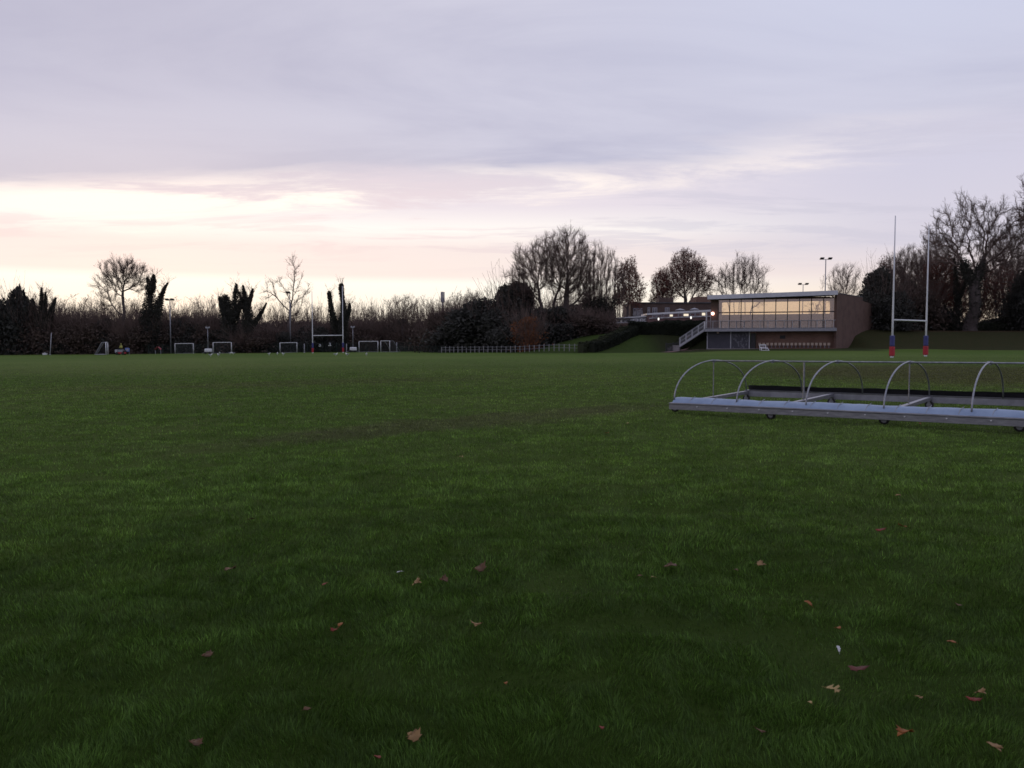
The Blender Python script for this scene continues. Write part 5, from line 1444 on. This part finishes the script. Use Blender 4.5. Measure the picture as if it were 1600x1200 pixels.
# ------------------------------------------------------------------ clipped hedges
def hedge(name, pts, wid, hh, label, leafm, n, seed, size=.11, top=None):
    r = np.random.default_rng(seed)
    pts = [np.array(p, float) for p in pts]
    segs = [np.linalg.norm(b - a) for a, b in zip(pts[:-1], pts[1:])]; cum = np.concatenate([[0], np.cumsum(segs)])
    def along(u):
        i = np.clip(np.searchsorted(cum, u, 'right') - 1, 0, len(segs) - 1); f = (u - cum[i]) / np.array(segs)[i]
        A_ = np.array(pts)[i]; B_ = np.array(pts)[i + 1]; e = (B_ - A_) / np.linalg.norm(B_ - A_, axis=-1, keepdims=True)
        return A_ + (B_ - A_) * f[:, None], np.stack([-e[:, 1], e[:, 0]], -1)
    base = np.array([*pts[0], g1(*pts[0])])
    u = r.uniform(0, cum[-1], n); p, nr = along(u)
    face = r.integers(0, 4, n); a = r.uniform(-.5, .5, n); h = r.uniform(0, 1, n)
    side = np.where(face == 0, -.5, np.where(face == 1, .5, a)); hv = np.where(face >= 2, 1.0, h)
    hv = np.where(face == 3, h, hv)
    bulge = 1 + .10 * np.sin(u * 1.7) * np.cos(u * .6)
    xy = p + nr * (side * wid * bulge)[:, None] + r.normal(0, .035, (n, 2))
    top_ = hh + .09 * np.sin(u * 1.1 + 1) + .05 * np.sin(u * 3.7)
    z = gz(xy[:, 0], xy[:, 1]) + hv * top_ + r.normal(0, .03, n)
    V, Q = leaves(r, np.stack([xy[:, 0], xy[:, 1], z], -1), size)
    me = np_mesh(name + '_leaves', V - base, [Q], leafm)
    root = thing(name, label, 'hedge', tuple(base))
    mesh_obj('foliage', me, root)
    m = MB(); K = int(cum[-1] / .6) + 1; vs = []
    for i in range(K + 1):
        q, nq = along(np.array([cum[-1] * i / K])); q = q[0]; nq = nq[0]
        for sd_, zz in ((-.44, -.1), (.44, -.1), (.44, hh * .93), (-.44, hh * .93)):
            v = q + nq * sd_ * wid; vs.append((v[0], v[1], g1(*v) + zz))
    m.add(vs, [(i * 4 + j, i * 4 + (j + 1) % 4, (i + 1) * 4 + (j + 1) % 4, (i + 1) * 4 + j) for i in range(K) for j in range(4)] + [(3, 2, 1, 0), (K * 4, K * 4 + 1, K * 4 + 2, K * 4 + 3)])
    obj('inner_growth', m, leafm, root)
hedge('clipped_hedge', [(X(907, 106.5), 106.5), (X(950, 112), 112), (X(1000, 121), 121)], 1.0, 1.25, 'long clipped hedge climbing the left side of the grass mound', M_HEDGEL, 9000, 41)
hedge('clipped_hedge', [(X(924, 107), 107), (X(960, 112), 112), (X(992, 117.5), 117.5)], 1.1, 1.2, 'second clipped hedge climbing parallel to it on the side of the grass slope', M_HEDGE, 9000, 42)
hedge('tall_hedge', [(X(982, 119), 119), (X(1030, 117.5), 117.5), (X(1080, 116), 116), (X(1100, 115.5), 115.5)], 1.6, 1.75, 'tall dark clipped hedge along the top of the grass mound below the annex', M_HEDGE, 16000, 43)
hedge('clipped_hedge', [(X(1060, 110.3), 110.3), (X(1080, 112.5), 112.5), (X(1100, 115), 115)], .9, 1.15, 'clipped hedge climbing behind the railed stair', M_HEDGEL, 6000, 44)
hedge('boundary_hedge', [(49, 121), (60, 120.5), (75, 119), (95, 117)], 1.8, 1.15, 'long low dark hedge running along the top of the right bank', M_HEDGE, 16000, 45, .13)

# ------------------------------------------------------------------ fallen leaves lying on the turf
LM = {k: mat('leaf_' + k, a, b, 30, .65, spec=.3) for k, a, b in (
    ('tan', (0.220, 0.128, 0.048), (0.153, 0.086, 0.031)), ('pale', (0.318, 0.233, 0.095), (0.245, 0.165, 0.062)), ('orange', (0.233, 0.073, 0.010), (0.159, 0.052, 0.009)), ('red', (0.159, 0.017, 0.007), (0.104, 0.012, 0.006)),
    ('brown', (0.092, 0.040, 0.013), (0.055, 0.025, 0.009)), ('maroon', (0.098, 0.021, 0.015), (0.061, 0.014, 0.010)), ('white', (0.434, 0.434, 0.448), (0.350, 0.350, 0.364)))}
SHAPES = {
    'oval': [(0, 0), (.18, .12), (.32, .36), (.30, .62), (.15, .86), (0, 1)],
    'lobed': [(0, 0), (.06, .10), (.05, .22), (.26, .26), (.30, .36), (.10, .42), (.11, .50), (.42, .60), (.40, .70), (.14, .70), (.13, .78), (.26, .92), (.12, .92), (0, 1)],
    'maple': [(0, 0), (.12, .04), (.42, .06), (.36, .20), (.60, .40), (.40, .44), (.44, .66), (.20, .58), (.16, .78), (0, 1)],
    'feather': [(0, 0), (.10, .10), (.13, .35), (.20, .50), (.12, .60), (.16, .80), (.05, .85), (0, 1)]}
def leaf_obj(px, py, shape, colr, wpx, label, seed, group='fallen leaves on the grass'):
    r = random.Random(seed)
    p = gpt(px, py)
    size = wpx / FPX * np.hypot(p[1], EYE) * .86
    half = SHAPES[shape]; rz = r.uniform(0, 6.28); curl = r.uniform(.25, .9); tilt = r.uniform(-.35, .35); tl2 = r.uniform(-.25, .25)
    n = len(half); V = []; F = []
    def warp(x, y):
        z = curl * (x * x) * .9 + .22 * curl * math.sin(y * 3.1) + .05 * math.sin(y * 9 + x * 7)
        return (x, y - .5, z)
    for x, y in half: V.append(warp(0, y))
    for sgn in (-1, 1):
        for x, y in half: V.append(warp(sgn * x * .55, y)); 
        for x, y in half: V.append(warp(sgn * x, y))
    for si in (0, 1):
        a0 = n + si * 2 * n; b0 = a0 + n
        for i in range(n - 1):
            f1 = (i, i + 1, a0 + i + 1, a0 + i); f2 = (a0 + i, a0 + i + 1, b0 + i + 1, b0 + i)
            F += [f1, f2] if si else [f1[::-1], f2[::-1]]
    c, s_ = math.cos(rz), math.sin(rz); base = np.array([p[0], p[1], g1(p[0], p[1]) + .020]); W_ = []
    for x, y, z in V:
        X_, Y_, Z_ = x * size, y * size, z * size
        Z_ += X_ * tilt + Y_ * tl2
        W_.append(base + np.array([X_ * c - Y_ * s_, X_ * s_ + Y_ * c, Z_ + .3 * size * abs(tilt)]))
    stem = MB(); stem.tube([W_[0], W_[0] + (W_[0] - W_[n // 2]) * .45 + np.array([0, 0, .01 * size])], [.012 * size, .008 * size], 5)
    m = MB(); m.add(W_, F); m.add(stem.v, stem.f)
    o = solo('fallen_leaf', m, LM[colr], tuple(base), label, 'leaf', group, True)
    md = o.modifiers.new('solid', 'SOLIDIFY'); md.thickness = .0012
    return o
LV = [
 (645, 1161, 'maple', 'tan', 26, 'large pale tan leaf near the bottom edge, left of centre'), (590, 1194, 'oval', 'red', 18, 'red leaf cut by the bottom edge below the large pale tan leaf'),
 (305, 1171, 'maple', 'brown', 22, 'dull brown leaf near the bottom edge at the left'), (532, 983, 'oval', 'orange', 14, 'bright orange red leaf, upper of a touching pair in the left grass'),
 (524, 992, 'maple', 'red', 15, 'dark red leaf, lower of a touching pair in the left grass'), (508, 919, 'oval', 'red', 13, 'small red leaf alone in the left middle grass'),
 (652, 919, 'maple', 'tan', 17, 'tan leaf left of a darker one in the middle grass'), (693, 913, 'maple', 'brown', 16, 'brown leaf right of the tan one in the middle grass'),
 (748, 897, 'maple', 'brown', 24, 'wide flat red brown leaf in the middle grass'), (624, 899, 'feather', 'white', 11, 'small white feather like scrap in the middle grass'),
 (362, 896, 'maple', 'brown', 22, 'flat brown leaf in the left middle grass'), (392, 817, 'oval', 'brown', 16, 'small rust leaf farther off in the left grass'),
 (744, 984, 'maple', 'tan', 20, 'pinkish tan leaf sunk in the centre grass'), (790, 1076, 'oval', 'orange', 11, 'tiny orange leaf in the lower centre grass'),
 (323, 1031, 'maple', 'brown', 20, 'dim pinkish brown leaf in the lower left grass'), (480, 1117, 'oval', 'brown', 15, 'dark brown leaf in the lower left grass above the large pale tan one'),
 (1021, 908, 'lobed', 'pale', 10, 'tiny pale leaf standing up beside a red brown one'), (1047, 890, 'maple', 'brown', 24, 'red brown leaf just behind a tiny pale one, right of centre'),
 (1190, 888, 'maple', 'tan', 17, 'tan leaf in a dark hollow right of centre'), (1376, 833, 'maple', 'red', 16, 'dark leaf left of the orange leaf far off on the right'),
 (1411, 828, 'maple', 'orange', 15, 'orange leaf farthest off among the leaves below the pitch cover'), (1262, 949, 'oval', 'orange', 17, 'orange tan oval leaf in the right grass'),
 (1309, 989, 'oval', 'orange', 16, 'orange leaf just above the white scrap on the right'), (1486, 1010, 'oval', 'orange', 19, 'orange brown pointed leaf at the far right'),
 (1310, 1022, 'feather', 'white', 18, 'white torn scrap like a small feather in the right grass'), (1342, 1054, 'maple', 'maroon', 30, 'large maroon leaf standing up in the right grass'),
 (1300, 1086, 'lobed', 'pale', 29, 'pale lobed oak leaf left of the large maroon leaf'), (1265, 1106, 'oval', 'pale', 11, 'tiny pale leaf left of the pale lobed oak leaf'),
 (1521, 1101, 'maple', 'red', 22, 'dark red leaf lying low at the right edge'), (1533, 1092, 'maple', 'tan', 18, 'tan brown leaf touching the dark red one at the right edge'),
 (1435, 1098, 'lobed', 'tan', 16, 'dull tan leaf between the oak leaf and the dark red one'), (1411, 1158, 'maple', 'orange', 28, 'rust orange leaf sunk in the grass near the bottom right'),
 (1497, 953, 'oval', 'brown', 17, 'rust brown leaf at the right, in the longer grass'), (940, 1147, 'oval', 'red', 14, 'small dark red leaf near the bottom centre'),
 (1188, 1153, 'maple', 'brown', 18, 'dim brown leaf near the bottom, right of centre'), (720, 717, 'lobed', 'pale', 11, 'pale leaf far off in the middle of the field'),
 (949, 679, 'maple', 'orange', 7, 'far rust leaf left of the pitch cover'), (980, 664, 'oval', 'pale', 7, 'far pale leaf left of the pitch cover'),
 (1403, 778, 'oval', 'tan', 10, 'tan leaf in the grass below the middle of the pitch cover'), (1437, 664, 'oval', 'orange', 7, 'orange leaf under the front gutter of the pitch cover'),
 (1000, 905, 'oval', 'brown', 9, 'tiny brown leaf left of a tiny pale one'), (1556, 1178, 'maple', 'tan', 24, 'tan leaf in the bottom right corner'), (1150, 896, 'oval', 'brown', 10, 'tiny dark leaf left of the tan leaf in a hollow')]
for k, a in enumerate(LV): leaf_obj(*a, seed=100 + k)
